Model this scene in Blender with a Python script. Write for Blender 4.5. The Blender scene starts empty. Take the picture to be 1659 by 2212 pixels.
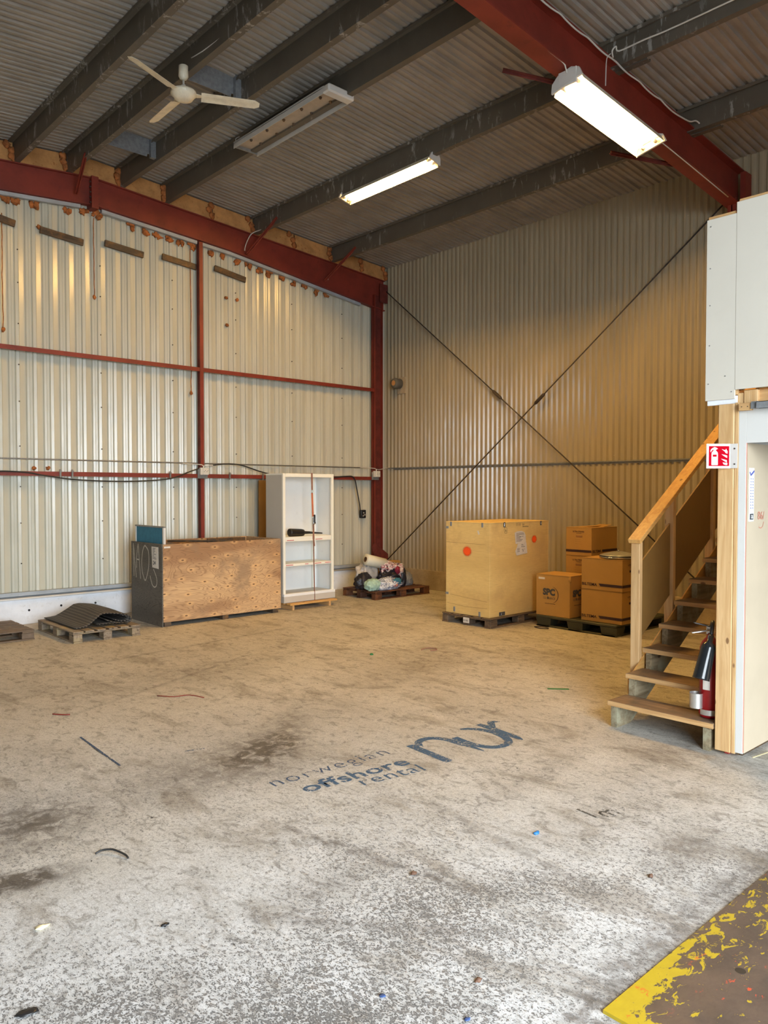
import bpy, bmesh, math, random
import numpy as np
from mathutils import Vector, Matrix, noise as mnoise
random.seed(7)
SC = bpy.context.scene
COL = SC.collection

# ------------------------------------------------------------------ camera
EYE = 1.65
th, pit = math.radians(47.5), math.radians(1.587)
fw = Vector((math.cos(th)*math.cos(pit), math.sin(th)*math.cos(pit), -math.sin(pit)))
cam = bpy.data.objects.new('camera', bpy.data.cameras.new('camera'))
COL.objects.link(cam)
cam.location = (0, 0, EYE)
cam.rotation_euler = fw.to_track_quat('-Z', 'Y').to_euler()
cam.data.sensor_fit = 'HORIZONTAL'; cam.data.sensor_width = 36; cam.data.lens = 36*1661/1659
cam.data.clip_start = .05; cam.data.clip_end = 200
SC.camera = cam

# ------------------------------------------------------------------ light
world = bpy.data.worlds.new('overcast'); SC.world = world; world.use_nodes = True
bg = world.node_tree.nodes['Background']
bg.inputs['Color'].default_value = (.84, .93, 1.0, 1); bg.inputs['Strength'].default_value = 23.0
DOOR = (-1.1, 3.15, 0, 4.2)          # opening in the front wall: x0, x1, z0, z1
pl = bpy.data.lights.new('doorway_portal', 'AREA'); pl.shape = 'RECTANGLE'
pl.size = DOOR[1]-DOOR[0]; pl.size_y = DOOR[3]-DOOR[2]; pl.cycles.is_portal = True
po = bpy.data.objects.new('doorway_portal', pl); COL.objects.link(po)
po.location = ((DOOR[0]+DOOR[1])/2, -2.45, (DOOR[2]+DOOR[3])/2); po.rotation_euler = (math.radians(90), 0, 0)
TUBE = 510.0                       # emission of the fluorescent tubes
TUBE_COL = (1.0, .57, .15)
SC.view_settings.view_transform = 'Standard'; SC.view_settings.look = 'None'
SC.view_settings.gamma = 1; SC.view_settings.use_curve_mapping = False
SC.view_settings.exposure = -0.06

# ------------------------------------------------------------------ materials
class NT:
    def __init__(s, name):
        s.m = bpy.data.materials.new(name); s.m.use_nodes = True; s.t = s.m.node_tree
        s.b = s.t.nodes['Principled BSDF']; s.c = None
    def n(s, typ, **kw):
        x = s.t.nodes.new(typ)
        for k, v in kw.items(): setattr(x, k, v)
        return x
    def set(s, sock, v):
        if v is None: return
        if hasattr(v, 'is_linked') or hasattr(v, 'links'): s.t.links.new(v, sock)
        else:
            if isinstance(v, tuple) and len(v) == 3 and sock.type == 'RGBA': v = v+(1,)
            sock.default_value = v
    def coord(s, scale=(1, 1, 1), src='Object', rot=(0, 0, 0)):
        if src == 'world': o = s.n('ShaderNodeNewGeometry').outputs['Position']
        else: o = s.n('ShaderNodeTexCoord').outputs[src]
        mp = s.n('ShaderNodeMapping'); s.t.links.new(o, mp.inputs['Vector'])
        mp.inputs['Scale'].default_value = scale; mp.inputs['Rotation'].default_value = rot
        return mp.outputs['Vector']
    def noise(s, scale=5, detail=3, rough=.5, dist=0, vec=None):
        x = s.n('ShaderNodeTexNoise')
        if vec is not None: s.t.links.new(vec, x.inputs['Vector'])
        x.inputs['Scale'].default_value = scale; x.inputs['Detail'].default_value = detail
        x.inputs['Roughness'].default_value = rough; x.inputs['Distortion'].default_value = dist
        return x.outputs['Fac']
    def math(s, op, a, b=0., c=None):
        x = s.n('ShaderNodeMath', operation=op)
        s.set(x.inputs[0], a); s.set(x.inputs[1], b)
        if c is not None: s.set(x.inputs[2], c)
        return x.outputs[0]
    def step(s, v, lo, hi, a=0., b=1.):
        x = s.n('ShaderNodeMapRange'); x.interpolation_type = 'SMOOTHSTEP'
        s.set(x.inputs['Value'], v); s.set(x.inputs['From Min'], lo); s.set(x.inputs['From Max'], hi)
        s.set(x.inputs['To Min'], a); s.set(x.inputs['To Max'], b)
        return x.outputs['Result']
    def mix(s, f, a, b, mode='MIX'):
        x = s.n('ShaderNodeMix', data_type='RGBA', blend_type=mode)
        s.set(x.inputs[0], f); s.set(x.inputs[6], a); s.set(x.inputs[7], b)
        return x.outputs[2]
    def bump(s, h, strength=.3, dist=.01):
        x = s.n('ShaderNodeBump'); s.set(x.inputs['Height'], h)
        x.inputs['Strength'].default_value = strength; x.inputs['Distance'].default_value = dist
        s.t.links.new(x.outputs['Normal'], s.b.inputs['Normal'])
    def done(s, col=None, rough=None, metal=None):
        s.set(s.b.inputs['Base Color'], col); s.set(s.b.inputs['Roughness'], rough); s.set(s.b.inputs['Metallic'], metal)
        return s.m

def paint(name, col, rough=.5, metal=0., var=.12, scale=3., dirt=None, dirt_amt=.5, bump=0., bscale=60, spec=None):
    n = NT(name); v = n.coord(src='world')
    k = n.noise(scale, 5, .6, vec=v)
    f = n.step(k, .3, .7, 1-var, 1+var)
    c = n.n('ShaderNodeVectorMath', operation='SCALE'); c.inputs[0].default_value = col; n.t.links.new(f, c.inputs['Scale'])
    c = c.outputs[0]
    if dirt:
        d = n.noise(scale*3.1, 8, .7, vec=v)
        c = n.mix(n.step(d, .56, .68, 0., dirt_amt), c, dirt)
    if bump: n.bump(n.noise(bscale, 3, vec=v), bump, .01)
    if spec is not None: n.b.inputs['Specular IOR Level'].default_value = spec
    return n.done(c, rough, metal)

def timber(name, c1, c2, axis=0, freq=26, rough=.6, knots=True, dirt=None):
    n = NT(name); sc = [freq, freq, freq]; sc[axis] = freq*.06
    v = n.coord(tuple(sc), src='world')
    g = n.noise(1., 6, .6, 1.2, vec=v)
    c = n.mix(n.step(g, .32, .68), c1, c2)
    lo = n.noise(2.2, 3, vec=n.coord(src='world'))
    c = n.mix(n.step(lo, .4, .75, 0., .35), c, tuple(x*.6 for x in c2))
    if knots:
        s2 = [9, 9, 9]; s2[axis] = 4.5
        vo = n.n('ShaderNodeTexVoronoi'); n.t.links.new(n.coord(tuple(s2), src='world'), vo.inputs['Vector']); vo.inputs['Scale'].default_value = 1
        c = n.mix(n.step(vo.outputs['Distance'], .07, .12, .85, 0.), c, (c2[0]*.3, c2[1]*.22, c2[2]*.18))
    if dirt: c = n.mix(n.step(n.noise(5, 6, .7, vec=n.coord(src='world')), .45, .62, 0., .7), c, dirt)
    n.bump(g, .25, .004)
    return n.done(c, rough)

def plywood(name, cols, hor=(1, 1, 7), rough=.65, lines=(.25, .15, .08), amt=.6, k=9., blotch=None, knots=0, kscale=(3.1, 1, 7.)):
    n = NT(name)
    v = n.coord(hor, src='world')
    h = n.noise(.9, 3, .55, .6, vec=v)
    w = n.math('FRACT', n.math('MULTIPLY', h, k*2.2))
    ln = n.step(n.math('ABSOLUTE', n.math('SUBTRACT', w, .5)), .28, .5)
    lowf = n.noise(1.1, 2, .5, vec=n.coord((.7, .7, 3.2), src='world'))
    c = n.mix(n.step(lowf, .35, .65), cols[0], cols[1])
    c = n.mix(n.math('MULTIPLY', ln, amt), c, lines)
    fine = n.noise(1., 4, .6, vec=n.coord((9, 9, 160), src='world'))
    c = n.mix(n.step(fine, .35, .7, 0., .22), c, lines)
    if knots:
        vo = n.n('ShaderNodeTexVoronoi', voronoi_dimensions='2D'); vo.inputs['Randomness'].default_value = .5
        n.t.links.new(n.coord(kscale, src='world', rot=(math.pi/2, 0, 0)), vo.inputs['Vector']); vo.inputs['Scale'].default_value = 1
        ring = n.step(vo.outputs['Distance'], .06, .26, 1., 0.)
        c = n.mix(n.math('MULTIPLY', ring, .5), c, (cols[0][0]*1.25, cols[0][1]*1.15, cols[0][2]*.95))
        c = n.mix(n.step(vo.outputs['Distance'], .045, .07, .9, 0.), c, (.10, .045, .02))
    if blotch:
        c = n.mix(n.step(n.noise(1.7, 5, .65, vec=n.coord(src='world')), .5, .68, 0., .75), c, blotch)
    return n.done(c, rough)

def glow(name, col, st):
    n = NT(name); n.b.inputs['Emission Color'].default_value = col+(1,); n.b.inputs['Emission Strength'].default_value = st
    return n.done((1, 1, 1), .5)

def worn_paint(name, col, wear=.5, scale=90, rough=.7):
    n = NT(name); v = n.coord((1, 1, 1), src='world')
    a = n.noise(scale, 4, .65, .4, vec=v); b = n.noise(9, 3, vec=v)
    k = n.math('ADD', n.math('MULTIPLY', a, .7), n.math('MULTIPLY', b, .3))
    c = n.mix(n.noise(30, 3, vec=v), col, tuple(x*.6 for x in col))
    n.set(n.b.inputs['Alpha'], n.step(k, wear-.03, wear+.03))
    return n.done(c, rough)

MT = {}
MT['red_steel'] = paint('red_primer_steel', (.20, .028, .016), .55, var=.18, scale=2.5, dirt=(.09, .012, .008), dirt_amt=.35)
MT['red_rust_shade'] = paint('rusty_shaded_red_steel', (.12, .02, .014), .7, var=.3, scale=8, dirt=(.06, .02, .012), dirt_amt=.7, bump=.3)  # rusty steel; its darker red also paints shade on the slim wall post
MT['galv_plate'] = paint('galvanised_plate', (.30, .32, .34), .45, .5, var=.15, scale=25)
MT['flash'] = paint('grey_flashing', (.36, .40, .44), .5, .0, var=.1, scale=6, dirt=(.25, .2, .15), dirt_amt=.3)
MT['foam'] = paint('yellow_foam', (.50, .25, .085), .9, var=.2, scale=6, dirt=(.28, .09, .02), dirt_amt=.6, bump=.8, bscale=22)
MT['foam_old'] = paint('orange_foam', (.36, .12, .03), .85, var=.4, scale=14, dirt=(.06, .03, .015), dirt_amt=.8, bump=.6)
MT['dark_wood'] = timber('old_dark_timber', (.10, .07, .045), (.045, .03, .02), 0, dirt=(.20, .10, .03))
MT['white_lam'] = paint('white_lamp_housing', (.62, .60, .56), .4, var=.06)
MT['lam_inner'] = paint('bare_reflector', (.40, .34, .27), .4, var=.1, scale=8)
MT['reflector'] = paint('white_reflector', (.80, .74, .60), .35, var=.05)
MT['fan'] = paint('cream_fan', (.78, .72, .56), .35, var=.1, scale=12, dirt=(.35, .25, .12), dirt_amt=.3)
MT['black'] = paint('black_plastic', (.012, .012, .013), .4, var=.1)
MT['rubber'] = None
MT['white_cable'] = paint('white_cable', (.62, .60, .55), .5, var=.05)
MT['black_cable'] = paint('black_cable', (.02, .02, .02), .5, var=.05)
MT['rod'] = paint('dull_steel_rod', (.07, .055, .045), .6, .4, var=.2, scale=20)
MT['tray'] = paint('galvanised_rail', (.25, .25, .24), .5, .4, var=.15, scale=20)
MT['conc'] = paint('plinth_concrete', (.42, .34, .23), .85, var=.15, scale=4, dirt=(.25, .19, .12), dirt_amt=.5, bump=.6, bscale=30)
MT['plinth'] = paint('painted_plinth', (.74, .77, .82), .7, var=.05, scale=6, dirt=(.45, .44, .42), dirt_amt=.35, bump=.15)
MT['gypsum'] = paint('white_board', (.60, .595, .57), .7, var=.02, scale=2, dirt=(.50, .48, .44), dirt_amt=.12)
MT['gypsum_lamplit'] = paint('lamplit_white_board', (.60, .565, .49), .7, var=.02, scale=2, dirt=(.52, .48, .41), dirt_amt=.12)  # white board with the warm light of the lamps put into its colour
MT['cream_board_lamplit'] = paint('cream_board_lamplit', (.57, .475, .345), .7, var=.06, scale=1.4)  # cream board, the room's warm lamplight mixed into its colour
MT['pine_z'] = timber('fresh_pine_upright', (.66, .44, .22), (.52, .31, .13), 2)
MT['pine_x_lamplit'] = timber('lamplit_fresh_pine_beam', (.68, .40, .13), (.54, .28, .08), 0)  # fresh pine, orange lamplight of the handrail put into its colour
MT['pine_y'] = timber('fresh_pine_tread', (.60, .38, .17), (.45, .25, .10), 1)
MT['tread'] = timber('worn_tread', (.26, .165, .09), (.15, .09, .05), 1, dirt=(.10, .07, .045))
MT['stringer'] = timber('green_treated_timber', (.30, .24, .15), (.15, .11, .06), 0, dirt=(.33, .32, .22))
MT['hardboard'] = paint('brown_hardboard', (.21, .115, .03), .6, var=.06, scale=3)
MT['crate_ply'] = plywood('weathered_plywood', ((.60, .39, .20), (.33, .18, .085)), hor=(1, 1, 4.2), k=13., lines=(.20, .10, .045), amt=.6, blotch=(.26, .17, .10), knots=1)
MT['grey_ply'] = plywood('grey_plywood', ((.14, .125, .105), (.10, .09, .075)), hor=(1, 1.6, 4.5), lines=(.04, .035, .03), amt=.6, k=12)
MT['yellow_ply'] = plywood('yellow_plywood', ((.80, .585, .23), (.72, .51, .19)), hor=(1, 1, 9), lines=(.46, .28, .10), amt=.14, blotch=(.60, .40, .16))
MT['pallet_old'] = timber('grey_pallet_wood', (.30, .235, .165), (.17, .125, .085), 1, dirt=(.36, .28, .14))
MT['pallet_mid'] = timber('brown_pallet_wood', (.16, .11, .07), (.09, .06, .04), 0, dirt=(.20, .14, .09))
MT['pallet_red'] = timber('stained_pallet_wood', (.10, .04, .022), (.05, .02, .012), 0, dirt=(.20, .075, .03))
MT['pallet_plastic'] = paint('green_black_plastic', (.045, .047, .028), .6, var=.15, scale=8)
MT['card'] = paint('brown_cardboard', (.45, .25, .065), .75, var=.05, scale=3)
MT['card_dark'] = paint('dark_brown_cardboard', (.30, .15, .05), .8, var=.05)  # darker brown for roll core, handle hole, scratches and print lines
MT['ink'] = paint('navy_ink', (.035, .012, .02), .7, var=.05)
MT['ink_grey'] = paint('dark_print', (.055, .055, .06), .7, var=.05)
MT['ink_red'] = paint('red_print', (.50, .03, .03), .7, var=.05)
MT['chalk'] = worn_paint('grey_chalk', (.60, .57, .50), .34, 120)
MT['paper'] = paint('paper', (.68, .64, .58), .8, var=.06, scale=20)
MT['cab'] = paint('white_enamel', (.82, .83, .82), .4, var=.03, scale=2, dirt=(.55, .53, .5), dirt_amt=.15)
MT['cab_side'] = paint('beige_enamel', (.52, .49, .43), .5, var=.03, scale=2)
MT['cab_trim'] = paint('ivory_enamel', (.86, .85, .75), .4, var=.03, scale=2)
MT['strap'] = paint('faded_orange_strap', (.55, .16, .07), .8, var=.1, scale=30)
MT['strap_old'] = paint('brown_strap', (.28, .13, .085), .8, var=.1, scale=30)
MT['steel'] = paint('bright_steel', (.55, .55, .55), .25, .9, var=.1)
MT['alu'] = paint('brushed_aluminium', (.6, .6, .58), .35, .8, var=.05, scale=20)
MT['blue_board'] = paint('blue_felt', (.035, .17, .27), .9, var=.1, scale=15)
MT['red_ext'] = paint('red_cylinder', (.26, .006, .009), .3, var=.05)
MT['gloss_black'] = paint('gloss_black', (.012, .014, .016), .16, var=.05)
MT['sign_red'] = paint('sign_red', (.42, .0, .010), .7, var=.02, spec=.05)
MT['sign_white'] = paint('sign_white', (.85, .88, .86), .4, var=.02)
MT['pen_blue'] = paint('blue_pen', (.10, .12, .42), .6, var=.05); MT['pen_red'] = paint('faint_red_marker', (.62, .25, .18), .7, var=.05)
MT['tube'] = glow('lit_tube', TUBE_COL, TUBE)
MT['navy_cloth'] = paint('black_bag', (.012, .013, .022), .45, var=.3, scale=12)
MT['red_cloth'] = paint('dark_red_cloth', (.20, .01, .03), .8, var=.2)
MT['mint'] = paint('mint_cloth', (.36, .55, .47), .8, var=.2, scale=20)
MT['poly'] = paint('thin_white_plastic', (.62, .65, .72), .3, var=.15, scale=9)
MT['poly_grey'] = paint('grey_plastic_sheet', (.40, .38, .36), .3, var=.25, scale=8)
def mixed(name, cols, scale, thr, rough=.6):
    n = NT(name); c = cols[0]
    for i, q in enumerate(cols[1:]):
        c = n.mix(n.step(n.noise(scale*(1+.4*i), 3, .5, 1.5, vec=n.coord((1, 1, 1+i), src='world', rot=(i, .3*i, 0))), thr, thr+.03), c, q)
    return n.done(c, rough)
MT['poly_mix'] = mixed('filled_thin_plastic', ((.62, .66, .74), (.30, .34, .42), (.80, .82, .86), (.10, .13, .26)), 9, .55, .25)
MT['striped'] = mixed('black_white_red_cloth', ((.72, .68, .66), (.012, .012, .014), (.60, .52, .53), (.30, .02, .04)), 13, .53, .8)
MT['roll'] = paint('white_roll', (.72, .70, .58), .6, var=.05)
MT['grey_cloth'] = paint('grey_cloth', (.22, .23, .24), .8, var=.2, scale=12)
MT['blue_scrap'] = paint('blue_scrap', (.02, .17, .45), .5, var=.1)
MT['green_tape'] = paint('green_tape', (.03, .18, .05), .6, var=.1)
MT['cream_chip'] = paint('cream_chip', (.75, .65, .40), .7, var=.1)
MT['blue_paint'] = worn_paint('worn_blue_floor_paint', (.045, .12, .23), .45, 70)
MT['blue_paint_thin'] = worn_paint('worn_thin_blue_floor_paint', (.05, .10, .20), .445, 70)
MT['dark_paint'] = worn_paint('worn_dark_floor_paint', (.10, .095, .085), .47, 60)
MT['asphalt'] = paint('asphalt', (.26, .26, .26), .9, var=.1)
MT['outer'] = paint('plain_cladding', (.13, .12, .10), .6, var=.08)

def spray_mat():
    n = NT('orange_spray_paint')
    uv = n.n('ShaderNodeTexCoord').outputs['Object']
    L = n.n('ShaderNodeVectorMath', operation='LENGTH'); n.t.links.new(uv, L.inputs[0])
    d = n.math('ADD', L.outputs['Value'], n.math('MULTIPLY', n.noise(60, 3, vec=uv), .02))
    n.set(n.b.inputs['Alpha'], n.step(d, .045, .085, 1., 0.))
    return n.done((1.0, .10, .01), .6)
MT['spray'] = spray_mat()

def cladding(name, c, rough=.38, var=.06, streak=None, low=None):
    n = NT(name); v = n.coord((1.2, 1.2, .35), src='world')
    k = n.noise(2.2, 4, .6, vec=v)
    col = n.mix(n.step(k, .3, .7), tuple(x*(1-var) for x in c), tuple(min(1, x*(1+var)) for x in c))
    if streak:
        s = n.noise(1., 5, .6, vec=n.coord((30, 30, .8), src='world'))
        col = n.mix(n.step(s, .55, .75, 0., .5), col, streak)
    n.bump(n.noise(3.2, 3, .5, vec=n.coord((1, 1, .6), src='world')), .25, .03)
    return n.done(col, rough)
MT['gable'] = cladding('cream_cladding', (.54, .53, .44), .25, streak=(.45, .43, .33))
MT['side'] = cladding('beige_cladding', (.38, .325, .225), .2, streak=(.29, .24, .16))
MT['roof'] = cladding('grey_roof_sheet', (.30, .275, .24), .6, var=.12)

def purlin_mat():
    n = NT('dusty_galvanised_purlin')
    k = n.noise(3., 4, .6, vec=n.coord(src='world'))
    c = n.mix(k, (.10, .085, .066), (.16, .14, .11))
    a = n.noise(1., 5, .7, .5, vec=n.coord((14, 14, 3.5), src='world'))
    b = n.noise(1.1, 3, .6, vec=n.coord(src='world'))
    m = n.math('MULTIPLY', n.step(a, .55, .62), n.step(b, .46, .58))
    c = n.mix(n.math('MULTIPLY', m, .8), c, (.42, .41, .38))
    return n.done(c, .55, .15)
MT['purlin'] = purlin_mat()

def rubber_mat():
    n = NT('perforated_rubber')
    vo = n.n('ShaderNodeTexVoronoi'); vo.inputs['Randomness'].default_value = 0; vo.inputs['Scale'].default_value = 1
    n.t.links.new(n.coord((26, 26, 26), src='UV'), vo.inputs['Vector'])
    f = n.step(vo.outputs['Distance'], .30, .42)
    c = n.mix(f, (.012, .010, .009), (.10, .085, .07))
    n.bump(f, .9, .01)
    return n.done(c, .65)
MT['rubber'] = rubber_mat()

def floor_mat():
    n = NT('worn_concrete')
    at = lambda nm: n.n('ShaderNodeAttribute', attribute_name=nm).outputs['Fac']
    wear, stain, pale = at('wear'), at('stain'), at('pale')
    v = n.coord(src='world')
    warp = n.noise(1.3, 5, .6, vec=v)
    big = n.noise(.9, 6, .62, .8, vec=v)
    base = n.mix(n.step(big, .3, .7), (.42, .385, .325), (.57, .53, .455))
    base = n.mix(pale, base, n.mix(n.step(n.noise(3.5, 5, .65, vec=v), .3, .7), (.50, .505, .50), (.66, .67, .68)))
    # smeared dirt clouds, drawn out along the driving direction
    cl = n.noise(1., 7, .68, .6, vec=n.coord((3.4, 1.5, 1), src='world', rot=(0, 0, .5)))
    base = n.mix(n.step(cl, .50, .66, 0., .55), base, (.21, .175, .13))
    mid = n.noise(1., 6, .7, 1., vec=n.coord((16, 9, 1), src='world', rot=(0, 0, .6)))
    base = n.mix(n.step(mid, .52, .64, 0., .5), base, (.16, .135, .105))
    fl = n.noise(1., 5, .7, 1.2, vec=n.coord((60, 22, 1), src='world', rot=(0, 0, .72)))
    base = n.mix(n.step(fl, .60, .68, 0., .6), base, (.12, .10, .08))
    base = n.mix(n.step(mid, .30, .42, .25, 0.), base, (.72, .68, .62))
    # stains
    st = n.math('MULTIPLY', stain, n.step(n.noise(11, 6, .7, .5, vec=v), .28, .62))
    base = n.mix(n.math('MINIMUM', st, .9), base, (.065, .05, .038))
    # chips of the pale coat
    rz = (0, 0, .35)
    a = n.noise(1., 3, .6, .5, vec=n.coord((165, 115, 1), src='world', rot=rz))
    b = n.noise(1., 3, .6, .6, vec=n.coord((62, 44, 1), src='world', rot=rz))
    k = n.math('ADD', n.math('MULTIPLY', a, .55), n.math('MULTIPLY', b, .45))
    cw = n.noise(2.6, 5, .65, vec=v)
    ww = n.math('ADD', wear, n.math('MULTIPLY', n.math('SUBTRACT', cw, .5), 1.15))
    thr = n.math('SUBTRACT', .66, n.math('MULTIPLY', n.math('MAXIMUM', ww, 0.), .122))
    grain = n.step(a, .35, .65, .80, 1.14)
    gs = n.n('ShaderNodeVectorMath', operation='SCALE'); n.t.links.new(base, gs.inputs[0]); n.t.links.new(grain, gs.inputs['Scale'])
    base = gs.outputs[0]
    sp = n.step(k, thr, n.math('ADD', thr, .045))
    lw = n.math('MULTIPLY', n.step(b, .50, .62), .20)
    base = n.mix(lw, base, (.16, .135, .11))
    base = n.mix(n.math('MULTIPLY', sp, .93), base, n.mix(n.step(b, .4, .7), (.045, .043, .043), (.17, .165, .16)))
    # little black pits
    p = n.noise(1., 2, .5, vec=n.coord((34, 25, 1), src='world', rot=(0, 0, .2)))
    base = n.mix(n.step(p, .735, .755, 0., .85), base, (.035, .033, .035))
    n.bump(n.math('ADD', n.math('MULTIPLY', sp, -1.), n.math('MULTIPLY', n.noise(40, 4, vec=v), .6)), .35, .004)
    return n.done(base, n.step(mid, .3, .7, .55, .8))
MT['floor'] = floor_mat()

def plate_mat():
    n = NT('chipped_yellow_steel_plate')
    at = n.n('ShaderNodeAttribute', attribute_name='yellow').outputs['Fac']
    v = n.coord(src='world')
    base = n.mix(n.step(n.noise(5, 6, .7, vec=v), .3, .7), (.095, .066, .052), (.055, .042, .038))
    k = n.noise(1., 6, .68, .8, vec=n.coord((17, 28, 1), src='world', rot=(0, 0, .4)))
    m = n.step(n.math('ADD', k, n.math('MULTIPLY', at, .42)), .66, .69)
    c = n.mix(m, base, n.mix(n.noise(20, 3, vec=v), (.46, .34, .014), (.36, .25, .012)))
    r = n.math('MULTIPLY', n.step(n.noise(1., 5, .7, vec=n.coord((12, 20, 1), src='world')), .60, .63), n.step(n.noise(1.6, 1, vec=n.coord((1, 1, 1), src='world')), .52, .58))
    c = n.mix(r, c, (.55, .06, .02))
    n.bump(m, .4, .003)
    return n.done(c, n.step(k, .3, .7, .4, .6), .0)
MT['plate'] = plate_mat()

# ------------------------------------------------------------------ geometry helpers
class MB:
    """collects shapes in world coordinates"""
    def __init__(s): s.b = bmesh.new()
    def box(s, x0, x1, y0, y1, z0, z1, bev=0.):
        vs = [s.b.verts.new((x, y, z)) for x in (min(x0, x1), max(x0, x1)) for y in (min(y0, y1), max(y0, y1)) for z in (min(z0, z1), max(z0, z1))]
        fs = [s.b.faces.new([vs[i] for i in q]) for q in ((0, 1, 3, 2), (4, 6, 7, 5), (0, 4, 5, 1), (2, 3, 7, 6), (0, 2, 6, 4), (1, 5, 7, 3))]
        if bev:
            es = {e for f in fs for e in f.edges}
            bmesh.ops.bevel(s.b, geom=list(es), offset=bev, segments=1, affect='EDGES')
        return s
    def bar(s, p0, p1, w, h, up=(0, 0, 1), bev=0.):
        p0, p1 = Vector(p0), Vector(p1); d = (p1-p0); L = d.length; d.normalize()
        u = Vector(up); sd = d.cross(u)
        if sd.length < 1e-4: sd = d.cross(Vector((1, 0, 0)))
        sd.normalize(); u = sd.cross(d).normalized()
        vs = []
        for t in (0, L):
            for a in (-w/2, w/2):
                for c in (-h/2, h/2): vs.append(s.b.verts.new(p0+d*t+sd*a+u*c))
        fs = [s.b.faces.new([vs[i] for i in q]) for q in ((0, 1, 3, 2), (4, 6, 7, 5), (0, 4, 5, 1), (2, 3, 7, 6), (0, 2, 6, 4), (1, 5, 7, 3))]
        if bev: bmesh.ops.bevel(s.b, geom=list({e for f in fs for e in f.edges}), offset=bev, segments=1, affect='EDGES')
        return s
    def ring(s, c, d, r, n):
        d = Vector(d).normalized(); a = d.orthogonal().normalized(); b = d.cross(a)
        return [s.b.verts.new(Vector(c)+a*r*math.cos(2*math.pi*i/n)+b*r*math.sin(2*math.pi*i/n)) for i in range(n)]
    def lathe(s, p0, d, prof, n=20, caps=True):
        """prof: list of (distance along d, radius)"""
        d = Vector(d).normalized(); p0 = Vector(p0); rs = [s.ring(p0+d*t, d, max(r, 1e-4), n) for t, r in prof]
        for a, b in zip(rs, rs[1:]):
            for i in range(n): 
                f = s.b.faces.new((a[i], a[(i+1) % n], b[(i+1) % n], b[i])); f.smooth = True
        if caps: s.b.faces.new(rs[0][::-1]); s.b.faces.new(rs[-1])
        return s
    def cyl(s, p0, p1, r, n=14):
        d = Vector(p1)-Vector(p0); return s.lathe(p0, d, [(0, r), (d.length, r)], n)
    def tube(s, pts, r, n=6, sub=1):
        P = [Vector(p) for p in pts]
        if sub > 1:
            Q = []
            for i in range(len(P)-1):
                a, b, c, d = P[max(i-1, 0)], P[i], P[i+1], P[min(i+2, len(P)-1)]
                for k in range(sub):
                    t = k/sub
                    Q.append(.5*((2*b)+(c-a)*t+(2*a-5*b+4*c-d)*t*t+(3*b-a-3*c+d)*t**3))
            P = Q+[P[-1]]
        rs = []; a = None
        for i, p in enumerate(P):
            d = (P[min(i+1, len(P)-1)]-P[max(i-1, 0)]).normalized()
            if a is None: a = d.orthogonal().normalized()
            a = (a-d*a.dot(d)).normalized(); b = d.cross(a)
            rs.append([s.b.verts.new(p+a*r*math.cos(2*math.pi*j/n)+b*r*math.sin(2*math.pi*j/n)) for j in range(n)])
        for q, w in zip(rs, rs[1:]):
            for i in range(n):
                f = s.b.faces.new((q[i], q[(i+1) % n], w[(i+1) % n], w[i])); f.smooth = True
        s.b.faces.new(rs[0][::-1]); s.b.faces.new(rs[-1])
        return s
    def prism(s, poly, d):
        """poly: 3D points of a planar outline, d: extrusion vector"""
        d = Vector(d); a = [s.b.verts.new(Vector(p)) for p in poly]; b = [s.b.verts.new(Vector(p)+d) for p in poly]
        s.b.faces.new(a[::-1]); s.b.faces.new(b); n = len(a)
        for i in range(n): s.b.faces.new((a[i], a[(i+1) % n], b[(i+1) % n], b[i]))
        return s
    def ribbon(s, pts, width, nrm, lift=0., closed=False):
        """flat painted stroke lying on the plane with normal nrm"""
        nrm = Vector(nrm).normalized(); P = [Vector(p)+nrm*lift for p in pts]; W = width if isinstance(width, (list, tuple)) else [width]*len(P)
        L = []
        for i, p in enumerate(P):
            if closed: d = P[(i+1) % len(P)]-P[i-1]
            else: d = P[min(i+1, len(P)-1)]-P[max(i-1, 0)]
            sd = nrm.cross(d).normalized()
            L.append((s.b.verts.new(p-sd*W[i]/2), s.b.verts.new(p+sd*W[i]/2)))
        rng = range(len(L)) if closed else range(len(L)-1)
        for i in rng:
            a, b = L[i], L[(i+1) % len(L)]
            s.b.faces.new((a[0], b[0], b[1], a[1]))
        return s
    def blob(s, c, r, sub=3, amp=.25, freq=3., seed=0., flat=None):
        c = Vector(c); r = Vector(r)
        m = bmesh.ops.create_icosphere(s.b, subdivisions=sub, radius=1)
        for v in m['verts']:
            u = v.co.copy(); q = u*freq+Vector((seed, seed*1.7, -seed))
            k = 1+amp*mnoise.noise(q)+amp*.6*abs(mnoise.noise(q*2.3))+amp*.3*mnoise.noise(q*5)
            p = Vector((u.x*r.x*k, u.y*r.y*k, u.z*r.z*k))+c
            if flat is not None and p.z < flat: p.z = flat+(.0005*abs(u.x))
            v.co = p
            for f in v.link_faces: f.smooth = True
        return s
    def build(s, name, mat, parent=None, normals=True):
        if normals: bmesh.ops.recalc_face_normals(s.b, faces=s.b.faces)
        me = bpy.data.meshes.new(name)
        o = bpy.data.objects.new(name, me); COL.objects.link(o)
        off = Vector((0, 0, 0))
        if parent is not None:
            o.parent = parent; q = parent
            while q is not None: off += q.location; q = q.parent
            bmesh.ops.translate(s.b, verts=s.b.verts, vec=-off)
        else:
            xs = [v.co for v in s.b.verts]
            lo = Vector([min(v[i] for v in xs) for i in range(3)]); hi = Vector([max(v[i] for v in xs) for i in range(3)])
            c = Vector(((lo.x+hi.x)/2, (lo.y+hi.y)/2, lo.z)); o.location = c
            bmesh.ops.translate(s.b, verts=s.b.verts, vec=-c)
        s.b.to_mesh(me); s.b.free()
        me.materials.append(MT[mat] if isinstance(mat, str) else mat)
        return o

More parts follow.
